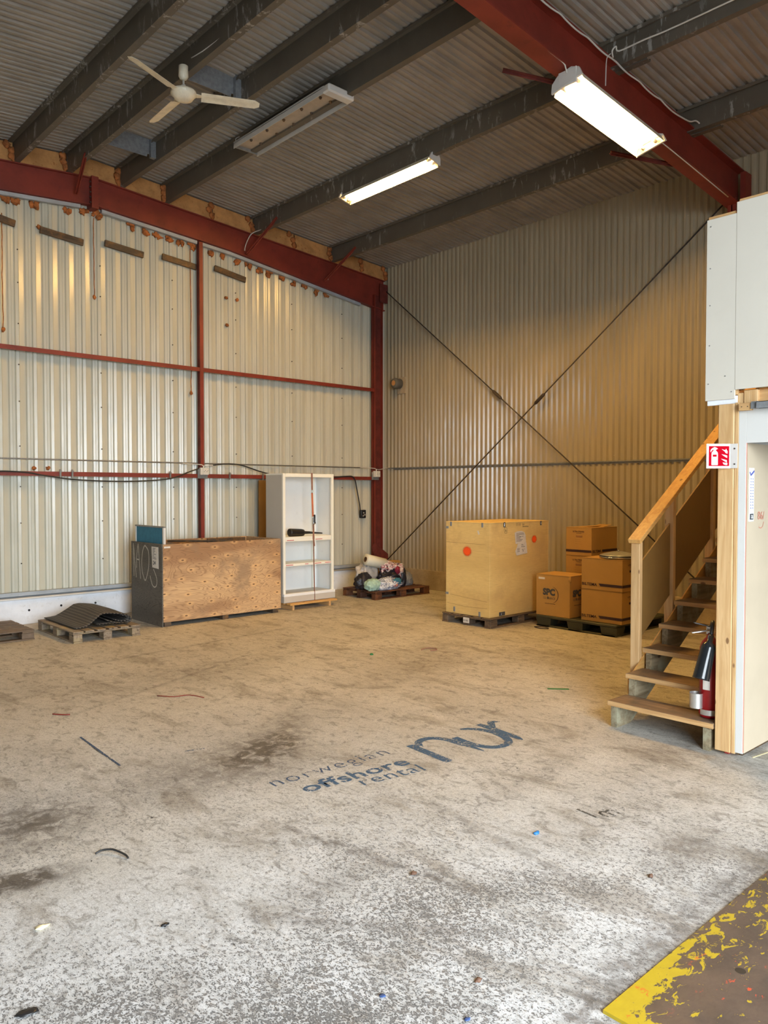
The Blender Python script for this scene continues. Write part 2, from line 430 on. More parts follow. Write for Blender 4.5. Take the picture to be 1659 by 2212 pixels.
def tag(o, label, cat, group=None):
    o['label'] = label; o['category'] = cat
    if group: o['group'] = group
    return o
def thing(name, label, cat, loc, group=None):
    o = bpy.data.objects.new(name, None); COL.objects.link(o); o.location = loc; o.empty_display_size = .1
    return tag(o, label, cat, group)
def structure(o): o['kind'] = 'structure'; return o
def struct_empty(name):
    o = bpy.data.objects.new(name, None); COL.objects.link(o); return structure(o)
def lab(o, l): o['label'] = l; return o
def copy_tree(o, parent=None):
    c = o.copy(); COL.objects.link(c); c.parent = parent
    for ch in list(o.children): copy_tree(ch, c)
    return c

def lettering(body, p, u, v, w, h, mat, name, parent, bold=0., lift=.002, shear=0., space=1.):
    """writing laid on the plane through p spanned by u (reading direction) and v (up); fitted to w x h metres"""
    cu = bpy.data.curves.new(name, 'FONT'); cu.body = body; cu.offset = bold; cu.shear = shear; cu.space_character = space
    cu.resolution_u = 3
    to = bpy.data.objects.new('tmp', cu); COL.objects.link(to)
    dg = bpy.context.evaluated_depsgraph_get(); me = bpy.data.meshes.new_from_object(to.evaluated_get(dg))
    bpy.data.objects.remove(to); bpy.data.curves.remove(cu)
    n = len(me.vertices); co = np.empty(n*3); me.vertices.foreach_get('co', co); co = co.reshape(-1, 3)
    lo, hi = co.min(0), co.max(0); u = Vector(u).normalized(); v = Vector(v).normalized(); nn = u.cross(v)
    sx = w/(hi[0]-lo[0]); sy = h/(hi[1]-lo[1])
    off = Vector((0, 0, 0)); q = parent
    while q is not None: off += q.location; q = q.parent
    U, V, N, Pp = (np.array(a) for a in (u, v, nn, Vector(p)-off))
    out = Pp+np.outer((co[:, 0]-lo[0])*sx, U)+np.outer((co[:, 1]-lo[1])*sy, V)+N*lift
    me.vertices.foreach_set('co', out.ravel()); me.materials.append(MT[mat]); me.name = name
    o = bpy.data.objects.new(name, me); COL.objects.link(o); o.parent = parent
    return o

# ------------------------------------------------------------------ room shell
XL, XR, YF, YB, RX = -1.2, 9.24, -2.4, 10.07, 4.02       # left, right, front, back walls, ridge
def roofz(x): return 5.53+.077*((XR-x) if x > RX else (XR-RX)-(RX-x)*1.0)
def roof_at(x): return roofz(x)

# floor: a fine grid that carries the wear of the coating
def make_floor():
    st = .035; nx = int((XR+.3-XL)/st)+1; ny = int((YB+.2-YF)/st)+1
    xs = np.linspace(XL, XR+.3, nx); ys = np.linspace(YF, YB+.2, ny)
    X, Y = np.meshgrid(xs, ys, indexing='ij')
    co = np.stack([X.ravel(), Y.ravel(), np.zeros(nx*ny)], 1)
    i, j = np.meshgrid(np.arange(nx-1), np.arange(ny-1), indexing='ij'); a = (i*ny+j).ravel()
    F = np.stack([a, a+ny, a+ny+1, a+1], 1)
    me = bpy.data.meshes.new('floor'); me.vertices.add(len(co)); me.vertices.foreach_set('co', co.ravel())
    me.loops.add(F.size); me.loops.foreach_set('vertex_index', F.ravel().astype(np.int32))
    me.polygons.add(len(F)); me.polygons.foreach_set('loop_start', np.arange(0, F.size, 4, dtype=np.int32)); me.polygons.foreach_set('loop_total', np.full(len(F), 4, np.int32))
    me.update()
    x, y = co[:, 0], co[:, 1]
    def g(cx, cy, rx, ry, ang=0.):
        c, s = math.cos(ang), math.sin(ang); dx, dy = x-cx, y-cy
        return np.exp(-(((dx*c+dy*s)/rx)**2+((-dx*s+dy*c)/ry)**2))
    near = 1/(1+np.exp(((x*.676+y*.737)-4.1)*1.5))      # the pale coat is worn into towards the gate
    wear = .40+.80*near+.25*g(1.9, 1.9, .8, .35, .2)+.15*g(2.35, 2.4, .5, .25, -.9)+.25*g(2.6, 1.9, .9, .10, -.55)+.3*g(1.4, 1.9, .5, .12, -.6)-.5*g(1.3, 3., .6, .5)
    wear += .35*g(.9, 2.2, .5, .5)-.35*g(3.0, 2.3, .45, .2)
    stain = 1.0*g(2.69, 4.11, .35, .22, .7)+.55*g(3.05, 4.3, .6, .12, .9)+.9*g(1.24, 3.97, .3, .3)+.6*g(3.38, 1.64, .25, .12)
    stain += .5*g(2.2, 4.0, .5, .3)+.4*g(3.6, 2.65, .5, .09, .1)+.35*g(5.3, 5.2, 1.6, .3, .4)+.35*g(3.4, 6.4, 1.2, .4)+.3*g(1.9, 2.5, .3, .12)
    stain += .35*g(4.6, 2.3, 1.2, .2, .1)
    # the black trench-like streak by the left edge, with its hard near side
    t = (x-1.05)*.2+(y-3.40)*.98; al = (x-1.05)*.98-(y-3.40)*.2
    stain += 1.9*np.clip(1-np.abs(t)/.10, 0, 1)**.5*(1/(1+np.exp((al-.12)*14)))
    # dark band around the steel plate
    e = np.where(x > 2.1, np.abs(y-1.36), 9); stain += .7*np.exp(-(e/.07)**2)*(y > 1.28)
    e2 = np.where(y < 1.36, np.abs(x-2.05), 9); stain += .9*np.exp(-(e2/.07)**2)
    # long scratches
    for (x0, y0, x1, y1, w, k) in ((2.15, 3.1, 2.38, 2.05, .008, 1.), (1.6, 2.5, 2.25, 1.75, .012, .6), (2.9, 2.8, 2.75, 1.7, .014, .5), (5.5, 7.6, 2.6, 7.2, .01, .5), (4.2, 6.6, 1.9, 5.6, .008, .4)):
        L = math.hypot(x1-x0, y1-y0); ux, uy = (x1-x0)/L, (y1-y0)/L; tt = (x-x0)*ux+(y-y0)*uy; dd = np.abs(-(x-x0)*uy+(y-y0)*ux)
        stain += k*np.exp(-(dd/(w+.014))**2)*((tt > 0) & (tt < L))
    pale = np.clip(.08+.95*near-.4*g(1.1, 3.6, .8, .5), 0, 1)
    for nm, arr in (('wear', wear), ('stain', np.clip(stain, 0, 1.6)), ('pale', pale)):
        at = me.attributes.new(nm, 'FLOAT', 'POINT'); at.data.foreach_set('value', arr.astype(np.float32))
    me.materials.append(MT['floor'])
    o = bpy.data.objects.new('floor', me); COL.objects.link(o); return structure(o)
floor = make_floor()

GP = [(0, .016), (.070, 0), (.080, .022), (.104, .031), (.107, .023), (.112, .028), (.132, .036), (.138, .008), (.150, .003), (.158, .020), (.190, .031), (.200, .016)]
GP = [(a*.205/.2, b) for a, b in GP]
SP = [(0, .001), (.028, 0), (.050, .021), (.078, .022), (.084, .004), (.090, .001)]
RP = [(0, 0), (.035, 0), (.045, .026), (.085, .024), (.095, .006), (.12, .006), (.13, .024), (.17, .024), (.18, .006), (.205, .006), (.215, .024), (.255, .024), (.265, 0), (.27, 0)]
def profile(P, per, a0, a1, phase=0.):
    out = []; k = int((a0-phase)//per)-1
    while k*per+phase < a1:
        for u, d in P[:-1]:
            t = k*per+phase+u
            if a0 <= t <= a1: out.append((t, d))
        k += 1
    def at(t):
        f = (t-phase) % per
        for (u0, d0), (u1, d1) in zip(P, P[1:]):
            if u0 <= f <= u1: return d0+(d1-d0)*(f-u0)/(u1-u0)
        return 0
    return [(a0, at(a0+1e-6))]+[p for p in out if a0+1e-4 < p[0] < a1-1e-4]+[(a1, at(a1-1e-6))]
def strip(pts_lo, pts_hi, name, mat, parent, label=None):
    m = MB(); A = [m.b.verts.new(p) for p in pts_lo]; B = [m.b.verts.new(p) for p in pts_hi]
    for i in range(len(A)-1): m.b.faces.new((A[i], A[i+1], B[i+1], B[i]))
    return m.build(name, mat, parent, normals=False)

wall_back = struct_empty('wall_back')
a = XL
while a < XR-.01:
    b = min(a+1.025, XR); pr = profile(GP, .205, a, b, 2.92)
    if a < RX < b: pr = sorted(pr+[(RX, .0)])
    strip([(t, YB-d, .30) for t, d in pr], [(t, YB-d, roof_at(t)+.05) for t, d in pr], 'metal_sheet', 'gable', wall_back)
    a = b
wall_right = struct_empty('wall_right')
a = YF
while a < YB-.01:
    b = min(a+.99, YB); pr = profile(SP, .09, a, b)
    for (z0, z1, dx) in ((.30, 2.06, .004), (2.03, 5.75, 0)):
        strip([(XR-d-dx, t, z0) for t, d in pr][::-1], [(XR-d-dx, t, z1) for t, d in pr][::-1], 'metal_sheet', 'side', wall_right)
    a = b
ceiling = struct_empty('ceiling')
a = YF-.1
while a < YB+.1:
    b = min(a+1.08, YB+.12); pr = profile(RP, .27, a, b)
    for x0, x1 in ((RX, XR+.15), (XL-.15, RX)):
        strip([(x0, t, roof_at(x0)+.03-d) for t, d in pr], [(x1, t, roof_at(x1)+.03-d) for t, d in pr], 'roof_sheet', 'roof', ceiling)
    a = b
m = MB()
for x in np.arange(3.105, 9.0, 1.025):
    for z in (.75, 1.25, 1.7, 2.2, 2.75, 3.2, 3.7, 4.2, 4.6): m.box(x-.006, x+.006, YB-.052, YB-.038, z-.006, z+.006)
m.build('screw', 'rod', wall_back)
# plinths
structure(MB().box(XL, XR, YB-.10, YB+.1, 0, .31, .004).build('baseboard_back', 'plinth'))
structure(MB().box(XR-.035, XR+.15, YF, YB, 0, .32, .006).build('baseboard_right', 'conc'))
bb = bpy.data.objects['baseboard_back']
for (x, z) in ((3.17, .17), (3.56, .19), (4.0, .18)):
    MB().cyl((x, YB-.103, z), (x, YB-.095, z), .014, 12).build('plug_hole', 'black', bb)
tb = MB().box(XL, XR-.2, YB-.11, YB-.03, .355, .40)
tb.prism([(XL, YB-.12, .335), (XL, YB-.03, .36), (XL, YB-.03, .355), (XL, YB-.12, .33)], (XR-.2-XL, 0, 0))
structure(tb.build('trim_back', 'flash'))
structure(MB().cyl((XL, YB-.12, .322), (XR-.2, YB-.12, .322), .013, 8).build('trim_pipe', 'white_lam'))
# the walls behind the camera
structure(MB().box(XL-.1, XL, YF, YB, 0, 6.1).build('wall_left', 'outer'))
wf = MB().box(XL-.1, DOOR[0], YF-.1, YF, 0, 6.1).box(DOOR[1], XR+.1, YF-.1, YF, 0, 6.1).box(DOOR[0], DOOR[1], YF-.1, YF, DOOR[3], 6.1)
structure(wf.build('wall_front', 'outer'))
structure(MB().box(-14, 18, -22, YF-.11, -.12, -.02).build('ground_outside', 'asphalt'))

# ------------------------------------------------------------------ steel frame
def rafter_z(x): return roof_at(x)-.24
def ibeam_rafter(name, y, label, w=.14, depth=.355, haunch=.05, hf=.5, lift=0.):
    rafter_z = lambda x: roof_at(x)-.24+lift
    t = thing(name, label, 'beam', (RX, y, rafter_z(RX)-depth))
    for side, (xa, xb) in enumerate(((RX, XR-.12), (XL+.12, RX))):
        za, zb = rafter_z(xa), rafter_z(xb); d = depth
        m = MB()
        # web, flanges; deeper towards the knee
        da, db = (d, d+haunch) if side == 0 else (d+haunch, d)
        m.prism([(xa, y-.005, za-.012), (xb, y-.005, zb-.012), (xb, y-.005, zb-db+.012), ((xa*(1-hf)+xb*hf) if side == 0 else (xa*hf+xb*(1-hf)), y-.005, (za*(1-hf)+zb*hf if side == 0 else za*hf+zb*(1-hf))-d+.012), (xa, y-.005, za-da+.012)], (0, .01, 0))
        m.build('web', 'red_steel', t)
        MB().prism([(xa, y-w/2, za), (xb, y-w/2, zb), (xb, y-w/2, zb-.014), (xa, y-w/2, za-.014)], (0, w, 0)).build('flange', 'red_steel', t)
        xm, zm = ((xa*(1-hf)+xb*hf), (za*(1-hf)+zb*hf)) if side == 0 else ((xa*hf+xb*(1-hf)), (za*hf+zb*(1-hf)))
        seg = [(xa, za-da), (xm, zm-d), (xb, zb-db)]
        MB().prism([(p[0], y-w/2, p[1]) for p in seg]+[(p[0], y-w/2, p[1]+.014) for p in seg[::-1]], (0, w, 0)).build('flange', 'red_steel', t)
    MB().box(RX-.045, RX+.045, y-.085, y+.085, rafter_z(RX)-depth-.05, rafter_z(RX)-.0).build('splice_plate', 'red_steel', t)
    for k in range(5):
        for s in (-1, 1): MB().cyl((RX+.06*s, y-.05, rafter_z(RX)-.07-k*.065), (RX+.045*s, y-.05, rafter_z(RX)-.07-k*.065), .011, 6).build('bolt', 'rod', t)
    return t
YG = 9.97
ibeam_rafter('steel_rafter', YG, 'dark red steel rafter against the gable end wall, foam packed above it', w=.09, haunch=.17, hf=.4)
ibeam_rafter('steel_rafter', 3.88, 'dark red steel rafter crossing overhead with a lit lamp hung beneath', w=.17, depth=.38, haunch=.03, lift=.03)
def column(x, y, label, h, w=.05):
    t = thing('steel_column', label, 'column', (x, y, 0))
    MB().box(x-.09, x+.09, y-.006, y+.006, 0, h).build('web', 'red_rust_shade', t)
    MB().box(x-.09, x-.08, y-w, y+w, 0, h).build('flange', 'red_steel', t)
    MB().box(x+.08, x+.09, y-w, y+w, 0, h).build('flange', 'red_steel', t)
    MB().box(x-.10, x+.10, y-w-.01, y+w+.01, 0, .02).build('base_plate', 'red_rust_shade', t)
    return t
c = column(8.96, 9.955, 'dark red steel corner column where gable and side walls meet', 5.02)
MB().prism([(8.78, 9.89, .66), (8.90, 9.89, .40), (9.16, 9.89, .34), (9.16, 9.89, .54), (8.84, 9.89, .76)], (0, .012, 0)).build('gusset_plate', 'red_rust_shade', c)
MB().box(8.97, 9.15, 9.89, 9.90, 4.90, 5.22).build('stiffener', 'red_rust_shade', c)
column(9.06, 3.88, 'dark red steel column rising behind the white mezzanine boards', 5.0)
MB().box(9.0, 9.16, 3.74, 3.80, 4.85, 5.28).build('end_plate', 'red_steel', bpy.data.objects['steel_column.001'])
post = thing('wall_post', 'slim red steel post standing mid gable wall', 'post', (5.555, 9.96, 0))
MB().box(5.525, 5.532, 9.932, 10.0, 0, 5.2).build('flange', 'red_rust_shade', post)  # darker steel paints in the shade on the post's left side
MB().box(5.532, 5.585, 9.930, 9.94, 0, 5.2).build('web', 'red_steel', post)
MB().box(5.578, 5.585, 9.94, 10.0, 0, 5.2).build('flange', 'red_steel', post)
GROUP = 'red wall girts on the gable wall'
for (x0, x1, z, l) in ((XL, 5.523, 3.385, 'upper red steel girt on gable wall left of the slim post'), (5.587, 8.87, 3.385, 'upper red steel girt between slim post and corner column'),
                       (XL, 5.523, 1.862, 'lower red steel girt left of the slim post, black cable sagging past it'), (5.587, 8.87, 1.862, 'lower red steel girt passing behind the white cabinet')):
    y = YB-.135
    m = MB().box(x0, x1, y, y+.09, z+.022, z+.028).box(x0, x1, y-.004, y+.002, z-.028, z+.028)
    tag(m.build('wall_girt', 'red_steel'), l, 'girt', GROUP)
# steel clips on the lower girt
for i, x in enumerate((3.55, 3.70, 5.05, 6.0, 6.58)):
    m = MB().box(x-.008, x+.012, YB-.155, YB-.139, 1.815, 1.92).box(x-.012, x+.018, YB-.165, YB-.15, 1.885, 1.905)
    tag(m.build('girt_clip', 'tray'), ['small galvanised clip on lower red girt, farthest left', 'small galvanised clip on lower red girt, second from the left edge', 'galvanised clip where black cable crosses the lower girt', 'galvanised clip on lower girt just right of the slim post', 'small galvanised clip on lower girt beside the brown board'][i], 'clip', 'clips on the lower girt')

def purlin(x, y0, y1, label, zoff=0., flip=1):
    z1 = roof_at(x)-.002+zoff; z0 = z1-.235
    m = MB().box(x-.003, x+.003, y0, y1, z0, z1)
    t = thing('roof_purlin', label, 'purlin', (x, (y0+y1)/2, z0), 'grey roof purlins')
    m.build('web', 'purlin', t)
    MB().box(x-.065*flip, x-.003*flip, y0, y1, z1-.006, z1).box(x-.065*flip, x-.060*flip, y0, y1, z1-.03, z1-.006).build('top_flange', 'purlin', t)
    MB().box(x+.003*flip, x+.065*flip, y0, y1, z0, z0+.006).box(x+.060*flip, x+.065*flip, y0, y1, z0+.006, z0+.024).build('bottom_flange', 'purlin', t)
    return t
PX = [(.10, 'outermost grey roof purlin on the far left roof slope'), (1.59, 'grey roof purlin second outward on the left roof slope'), (3.05, 'leftmost grey roof purlin landing on the gable rafter'),
      (3.68, 'grey roof purlin at the ridge, carrying the ceiling fan'), (4.37, 'grey roof purlin right of the ridge, joined by galvanised plates'), (5.01, 'grey roof purlin carrying the unlit batten lamp'),
      (6.45, 'grey roof purlin carrying the lit batten lamp'), (7.94, 'grey roof purlin nearest the side wall, running behind the hanging lamp')]
for x, l in PX: purlin(x, 3.56, YB-.02, l)
for x, l in PX[-5:]:
    purlin(x-.075 if x < 6 else x-.08, YF, 4.15, 'front bay purlin overlapping the '+l.replace('grey roof purlin ', 'one ').replace('outermost ', ''))
# cleats at the ridge
for y, l in ((7.0, 'galvanised plate bridging two ridge purlins beside the ceiling fan'), (8.93, 'galvanised plate bridging two ridge purlins nearer the gable wall')):
    m = MB().prism([(3.685, y, 5.93), (4.365, y, 5.93), (4.365, y, 5.70), (4.34, y, 5.70), (4.33, y, 5.75), (4.28, y, 5.75), (4.27, y, 5.715), (3.78, y, 5.715), (3.77, y, 5.75), (3.72, y, 5.75), (3.71, y, 5.70), (3.685, y, 5.70)], (0, .006, 0))
    m.box(4.30, 4.365, y-.05, y, 5.70, 5.93)
    tag(m.build('ridge_plate', 'galv_plate'), l, 'plate')
# fly braces
def brace(p0, p1, label, mat='red_steel', w=.045):
    tag(MB().bar(p0, p1, w, .008, up=(0, 1, 0)).bar(Vector(p0)+Vector((0, 0, .0)), p1, .008, w, up=(0, 1, 0)).build('fly_brace', mat), label, 'brace', 'fly braces')
brace((3.78, YG-.08, 5.42), (3.68, 9.32, 5.70), 'red fly brace left of the rafter splice', w=.05)
brace((6.30, YG-.08, 5.17), (6.45, 9.32, 5.60), 'red fly brace beside the lit lamp purlin, white cable running past it')
brace((7.76, YG-.08, 5.04), (7.94, 9.32, 5.49), 'red fly brace nearest the corner, white tag at its foot')
brace((5.85, 3.975, 5.22), (5.40, 4.35, 5.34), 'dark fly brace behind the upper end of hanging lamp', 'red_rust_shade')
brace((7.75, 3.975, 5.07), (7.0, 4.25, 5.06), 'dark fly brace behind the lower end of hanging lamp', 'red_rust_shade')
tag(MB().bar((7.80, YG-.1, 5.07), (7.84, YG-.11, 5.14), .03, .004, up=(0, 1, 0)).build('white_tag', 'white_lam'), 'small white tag stuck at the foot of the corner fly brace', 'tag')
# foam above the gable rafter
edges = [-.5, .1, 1.59, 3.05, 3.68, 4.37, 5.01, 5.75, 6.45, 7.2, 7.94, 8.6, 9.15]
for i, (x0, x1) in enumerate(zip(edges, edges[1:])):
    m = MB(); n = 9
    lo, hi = [], []
    for k in range(n+1):
        x = x0+.01+(x1-x0-.02)*k/n; w = mnoise.noise(Vector((x*5, i, 0)))
        lo.append((x, YG-.035+w*.03, rafter_z(x)+.002)); hi.append((x, YG-.02+w*.03, roof_at(x)-.012+.02*w))
    back = [(p[0], p[1]+.1, p[2]) for p in hi]
    A, B, Cc = ([m.b.verts.new(p) for p in q] for q in (lo, hi, back))
    for k in range(n):
        m.b.faces.new((A[k], A[k+1], B[k+1], B[k])); m.b.faces.new((B[k], B[k+1], Cc[k+1], Cc[k]))
    m.build('foam_block', 'foam', wall_back, normals=False)
    if i > 1:
        for q in range(3):
            x = x1-.02-.05*q*random.random(); MB().blob((x, YG-.05, rafter_z(x)+.05+.07*q), (.04, .025, .045), 2, .6, 3, i+q).build('foam_lump', 'foam_old', wall_back)
# flashing under the rafter and foam bits at the sheet tops
def under(x):
    xs0 = RX+.4*(XR-.12-RX)
    return rafter_z(x)-.365-(.17*(x-xs0)/(XR-.12-xs0) if x > xs0 else 0)
for x0, x1 in ((XL+.2, 3.86), (4.14, 5.52), (5.59, 8.6)):
    m = MB()
    xs = [x0]+([6.06] if x0 < 6.06 < x1 else [])+[x1]
    m.prism([(x, YB-.10, under(x)-.04) for x in xs]+[(x, YB-.10, under(x)+.005) for x in xs[::-1]], (0, .05, 0))
    m.build('flashing', 'flash', wall_back)
for i, x in enumerate([2.98, 3.08, 3.31, 3.72, 3.93, 4.08, 4.16, 4.55, 4.76, 4.93, 5.10, 5.28, 5.47, 5.78, 5.98, 6.20, 6.40, 6.60, 6.80, 7.02, 7.25, 7.46, 7.68, 7.90]):
    mm = MB()
    for q in range(4): mm.blob((x+random.uniform(-.04, .04), YB-.045, under(x)-.04-random.uniform(0, .06)), (.018+.022*random.random(), .014, .018+.022*random.random()), 2, 1.1, 3.4, i*3.1+q)
    mm.build('foam_lump', 'foam_old', wall_back)
for (x, z0, z1) in ((4.05, 4.18, 5.2), (5.44, 3.05, 5.1), (2.93, 3.6, 5.0)):
    pts = [(x+.012*mnoise.noise(Vector((z*6, x, 0))), YB-.043, z) for z in np.linspace(z0, z1, 26)]
    MB().tube(pts, .0055, 5).blob((x, YB-.045, z0), (.022, .014, .03), 2, .5, 3, x).build('foam_drip', 'foam_old', wall_back)
for (x, z) in ((6.02, 4.5), (6.03, 4.1), (6.2, 4.5), (3.25, 1.93), (3.42, 1.935), (3.36, 4.93)):
    MB().blob((x, YB-.05 if z > 2 else YB-.1, z), (.025, .02, .022), 2, .8, 3, x*9).build('foam_lump', 'foam_old', wall_back)
# old timber blocks screwed high on the gable sheets
for i, (x0, x1, z0, z1, l) in enumerate(((2.55, 3.08, 4.99, 4.90, 'dark timber block high on gable wall, cut by the left edge of view'), (3.37, 3.91, 4.90, 4.85, 'dark timber block high on gable wall left of the rafter splice'),
        (4.19, 4.73, 4.91, 4.86, 'rust stained timber block high on gable wall right of the splice'), (5.0, 5.53, 4.90, 4.85, 'dark timber block high on gable wall touching the slim post'), (5.82, 6.35, 4.90, 4.82, 'knotty timber block high on gable wall right of the slim post'))):
    m = MB().bar((x0, YB-.055, z0), (x1, YB-.055, z1), .03, .085, up=(0, 0, 1), bev=.006)
    tag(m.build('timber_block', 'dark_wood'), l, 'block', 'timber blocks high on the gable wall')

# side wall: bracing rods, rail, sounder
def rod(p0, p1, tk, label):
    t = thing('bracing_rod', label, 'rod', p0, 'crossed bracing rods')
    MB().cyl(p0, p1, .0095, 8).build('bar', 'rod', t)
    d = Vector(p1)-Vector(p0); c = Vector(p0)+d*tk; u = d.normalized()
    MB().lathe(c-u*.11, u, [(0, .014), (.03, .026), (.19, .026), (.22, .014)], 8).build('turnbuckle', 'rod', t)
    return t
rod((XR-.10, 9.885, .44), (XR-.10, 3.98, 5.08), .545, 'thin steel rod climbing side wall from corner foot to the far top')
rod((XR-.125, 9.885, 5.10), (XR-.125, 4.3, .55), .44, 'thin steel rod falling from corner column top towards the stairs')
m = MB().box(XR-.045, XR-.022, YF, 9.95, 2.035, 2.052).box(XR-.026, XR-.022, YF, 9.8, 2.01, 2.052)
rail = tag(m.build('cable_rail', 'tray'), 'narrow metal cable rail running level along the side wall', 'rail')
t = thing('wall_sounder', 'round beige sounder on square plate high on side wall', 'alarm', (XR-.03, 9.62, 3.36))
MB().box(XR-.04, XR-.02, 9.50, 9.70, 3.32, 3.60, .004).build('back_plate', 'conc', t)
MB().lathe((XR-.04, 9.62, 3.49), (-1, 0, 0), [(0, .05), (.02, .085), (.13, .09), (.16, .08), (.165, .05)], 20).build('drum', 'outer', t)
MB().cyl((XR-.21, 9.62, 3.49), (XR-.2, 9.62, 3.49), .045, 14).build('face', 'foam', t)
# gable cable line, boxes, cables
tag(MB().cyl((XL, YB-.06, 2.045), (8.80, YB-.06, 2.045), .009, 8).build('conduit', 'tray'), 'thin grey conduit running level along the gable wall above the lower girt', 'conduit')
def cable(pts, r, mat, label, sub=6, name='cable'):
    return tag(MB().tube(pts, r, 6, sub).build(name, mat), label, 'cable')
yc = YB-.15
cable([(XL, yc, 1.80), (1.2, yc, 1.86), (2.9, yc, 1.885), (3.35, yc, 1.84), (3.7, yc, 1.795), (4.15, yc, 1.775), (4.6, yc, 1.78), (5.05, yc-.01, 1.82), (5.35, yc, 1.92), (5.56, yc-.01, 1.99)], .009, 'black_cable', 'long black cable sagging across lower girt towards the first socket box')
cable([(5.72, yc, 2.02), (5.95, yc, 2.045), (6.2, yc, 2.03), (6.5, yc, 1.95), (6.72, yc, 1.90)], .009, 'black_cable', 'short black cable from slim post down behind the white cabinet')
cable([(7.95, yc, 1.87), (8.25, yc, 1.89), (8.37, yc, 1.885), (8.43, yc, 1.82), (8.47, yc, 1.66), (8.53, yc, 1.40), (8.57, yc+.03, 1.25), (8.62, yc+.06, 1.20), (8.66, yc+.06, 1.21)], .011, 'black_cable', 'black cable drooping from lower girt to the black wall socket')
def socket_box(x, z, label, y):
    t = thing('socket_box', label, 'socket', (x, y, z-.075), 'white socket boxes on the gable wall')
    MB().box(x-.075, x+.085, y, y+.012, z-.085, z+.055, .003).build('back_plate', 'tray', t)
    MB().box(x-.055, x-.02, y-.045, y, z-.035, z+.07, .004).build('cover', 'white_lam', t)
    b = MB().box(x-.02, x+.075, y-.05, y, z-.035, z+.07, .006).build('outlet', 'white_cable', t)
    for dx in (.0, .042):
        for q in (-.008, .008): MB().cyl((x+.008+dx+q, y-.052, z+.02+q), (x+.008+dx+q, y-.049, z+.02+q), .005, 8).build('pin_hole', 'black', b)
    MB().tube([(x+.0, y-.02, z+.07), (x-.005, y-.02, z+.10), (x-.06, y-.01, z+.115), (x-.3, y+.05, z+.125)], .006, 6, 5).build('cable_tail', 'white_cable', t)
    MB().tube([(x+.01, y-.02, z+.07), (x+.015, y-.02, z+.10), (x+.07, y-.01, z+.095), (x+.3, y+.02, z+.125)], .006, 6, 5).build('cable_tail', 'white_cable', t)
    return t
socket_box(5.55, 1.91, 'white double socket box mounted on the slim red post', 9.915)
socket_box(8.86, 1.92, 'white double socket box mounted on the corner column', 9.89)
t = thing('black_socket', 'black socket hanging on gable wall right of white cabinet', 'socket', (8.66, YB-.05, 1.18))
MB().box(8.61, 8.72, YB-.10, YB-.04, 1.18, 1.32, .008).build('body', 'black', t)
for q in ((8.665, 1.27), (8.69, 1.235), (8.655, 1.22)): MB().blob((q[0], YB-.10, q[1]), (.018, .008, .016), 2, .5, 3, q[0]).build('contact', 'alu', t)
# brown board behind the cabinet
tag(MB().box(6.50, 6.76, YB-.16, YB-.142, .0, 1.81, .002).build('brown_board', 'hardboard'), 'tall brown board standing between white cabinet and gable wall', 'board')

# ------------------------------------------------------------------ lamps, fan
def tube_lamp(name, label, a, b, nrm, lit=True, width=.16, depth=.10, flap=0., rows=2):
    """batten with trough reflector from a to b; nrm = direction the opening faces"""
    a, b, nrm = Vector(a), Vector(b), Vector(nrm).normalized(); d = (b-a).normalized(); sd = d.cross(nrm).normalized(); nrm = sd.cross(d).normalized()
    t = thing(name, label, 'lamp', (a+b)/2)
    L = (b-a).length
    m = MB()   # trough: thin shell, open towards nrm
    pr = [(-width/2-.015, depth), (-width/2+.01, .015), (-width*.22, 0), (width*.22, 0), (width/2-.01, .015), (width/2+.015, depth+flap)]
    th_ = .004
    A = [a+sd*u+nrm*w for u, w in pr]; inner = [a+sd*(u*(1-.03))+nrm*(w+th_) for u, w in pr]
    for Q in (A, inner):
        V0 = [m.b.verts.new(p) for p in Q]; V1 = [m.b.verts.new(p+d*L) for p in Q]
        for i in range(len(Q)-1): m.b.faces.new((V0[i], V0[i+1], V1[i+1], V1[i]))
    m.build('reflector', 'reflector', t, normals=False)
    m = MB().bar(a-nrm*.028, b-nrm*.028, width*.5, .05, up=nrm, bev=.004); m.build('housing', 'white_lam', t)
    for p, q in ((a, -1), (b, 1)):
        cc = p+d*q*.012
        m = MB(); poly = [cc+sd*u+nrm*w for u, w in ((-width/2-.02, depth*.8), (-width/2, -.01), (-width*.25, -.055), (width*.25, -.055), (width/2, -.01), (width/2+.02, depth*.8))]
        m.prism(poly, d*q*.02); m.build('end_cap', 'white_lam', t)
    for u in ((-width*.24, width*.24) if rows == 2 else (0,)):
        p0 = a+d*.03+sd*u+nrm*.045; p1 = b-d*.03+sd*u+nrm*.045
        for e, s in ((p0, 1), (p1, -1)): MB().cyl(e-d*s*.02, e+d*s*.035, .017, 10).build('lamp_holder', 'white_lam', t)
        if lit: MB().cyl(p0+d*.03, p1-d*.03, .013, 12).build('tube', 'tube', t)
    return t
zl = roof_at(6.45)-.20
l1 = tube_lamp('batten_lamp', 'lit white batten lamp fixed under a grey purlin', (6.50, 7.83, zl-.045), (6.50, 6.24, zl-.045), (-.25, -.05, -1), width=.15, depth=.075)
l2 = tube_lamp('hanging_lamp', 'lit lamp with bent trough reflector hung beneath overhead red rafter', (5.62, 3.83, 5.145), (7.0, 3.83, 5.035), (-.05, -.22, -1), width=.27, depth=.085, flap=.0)
for x in (5.8, 6.8): MB().cyl((x, 3.86, 5.14-(x-5.7)*.08), (x, 3.86, 5.30-(x-5.8)*.085), .006, 6).build('hanger', 'steel', l2)
MB().box(5.585, 5.605, 3.72, 3.90, 5.07, 5.20, .004).build('gear_box', 'white_lam', l2)
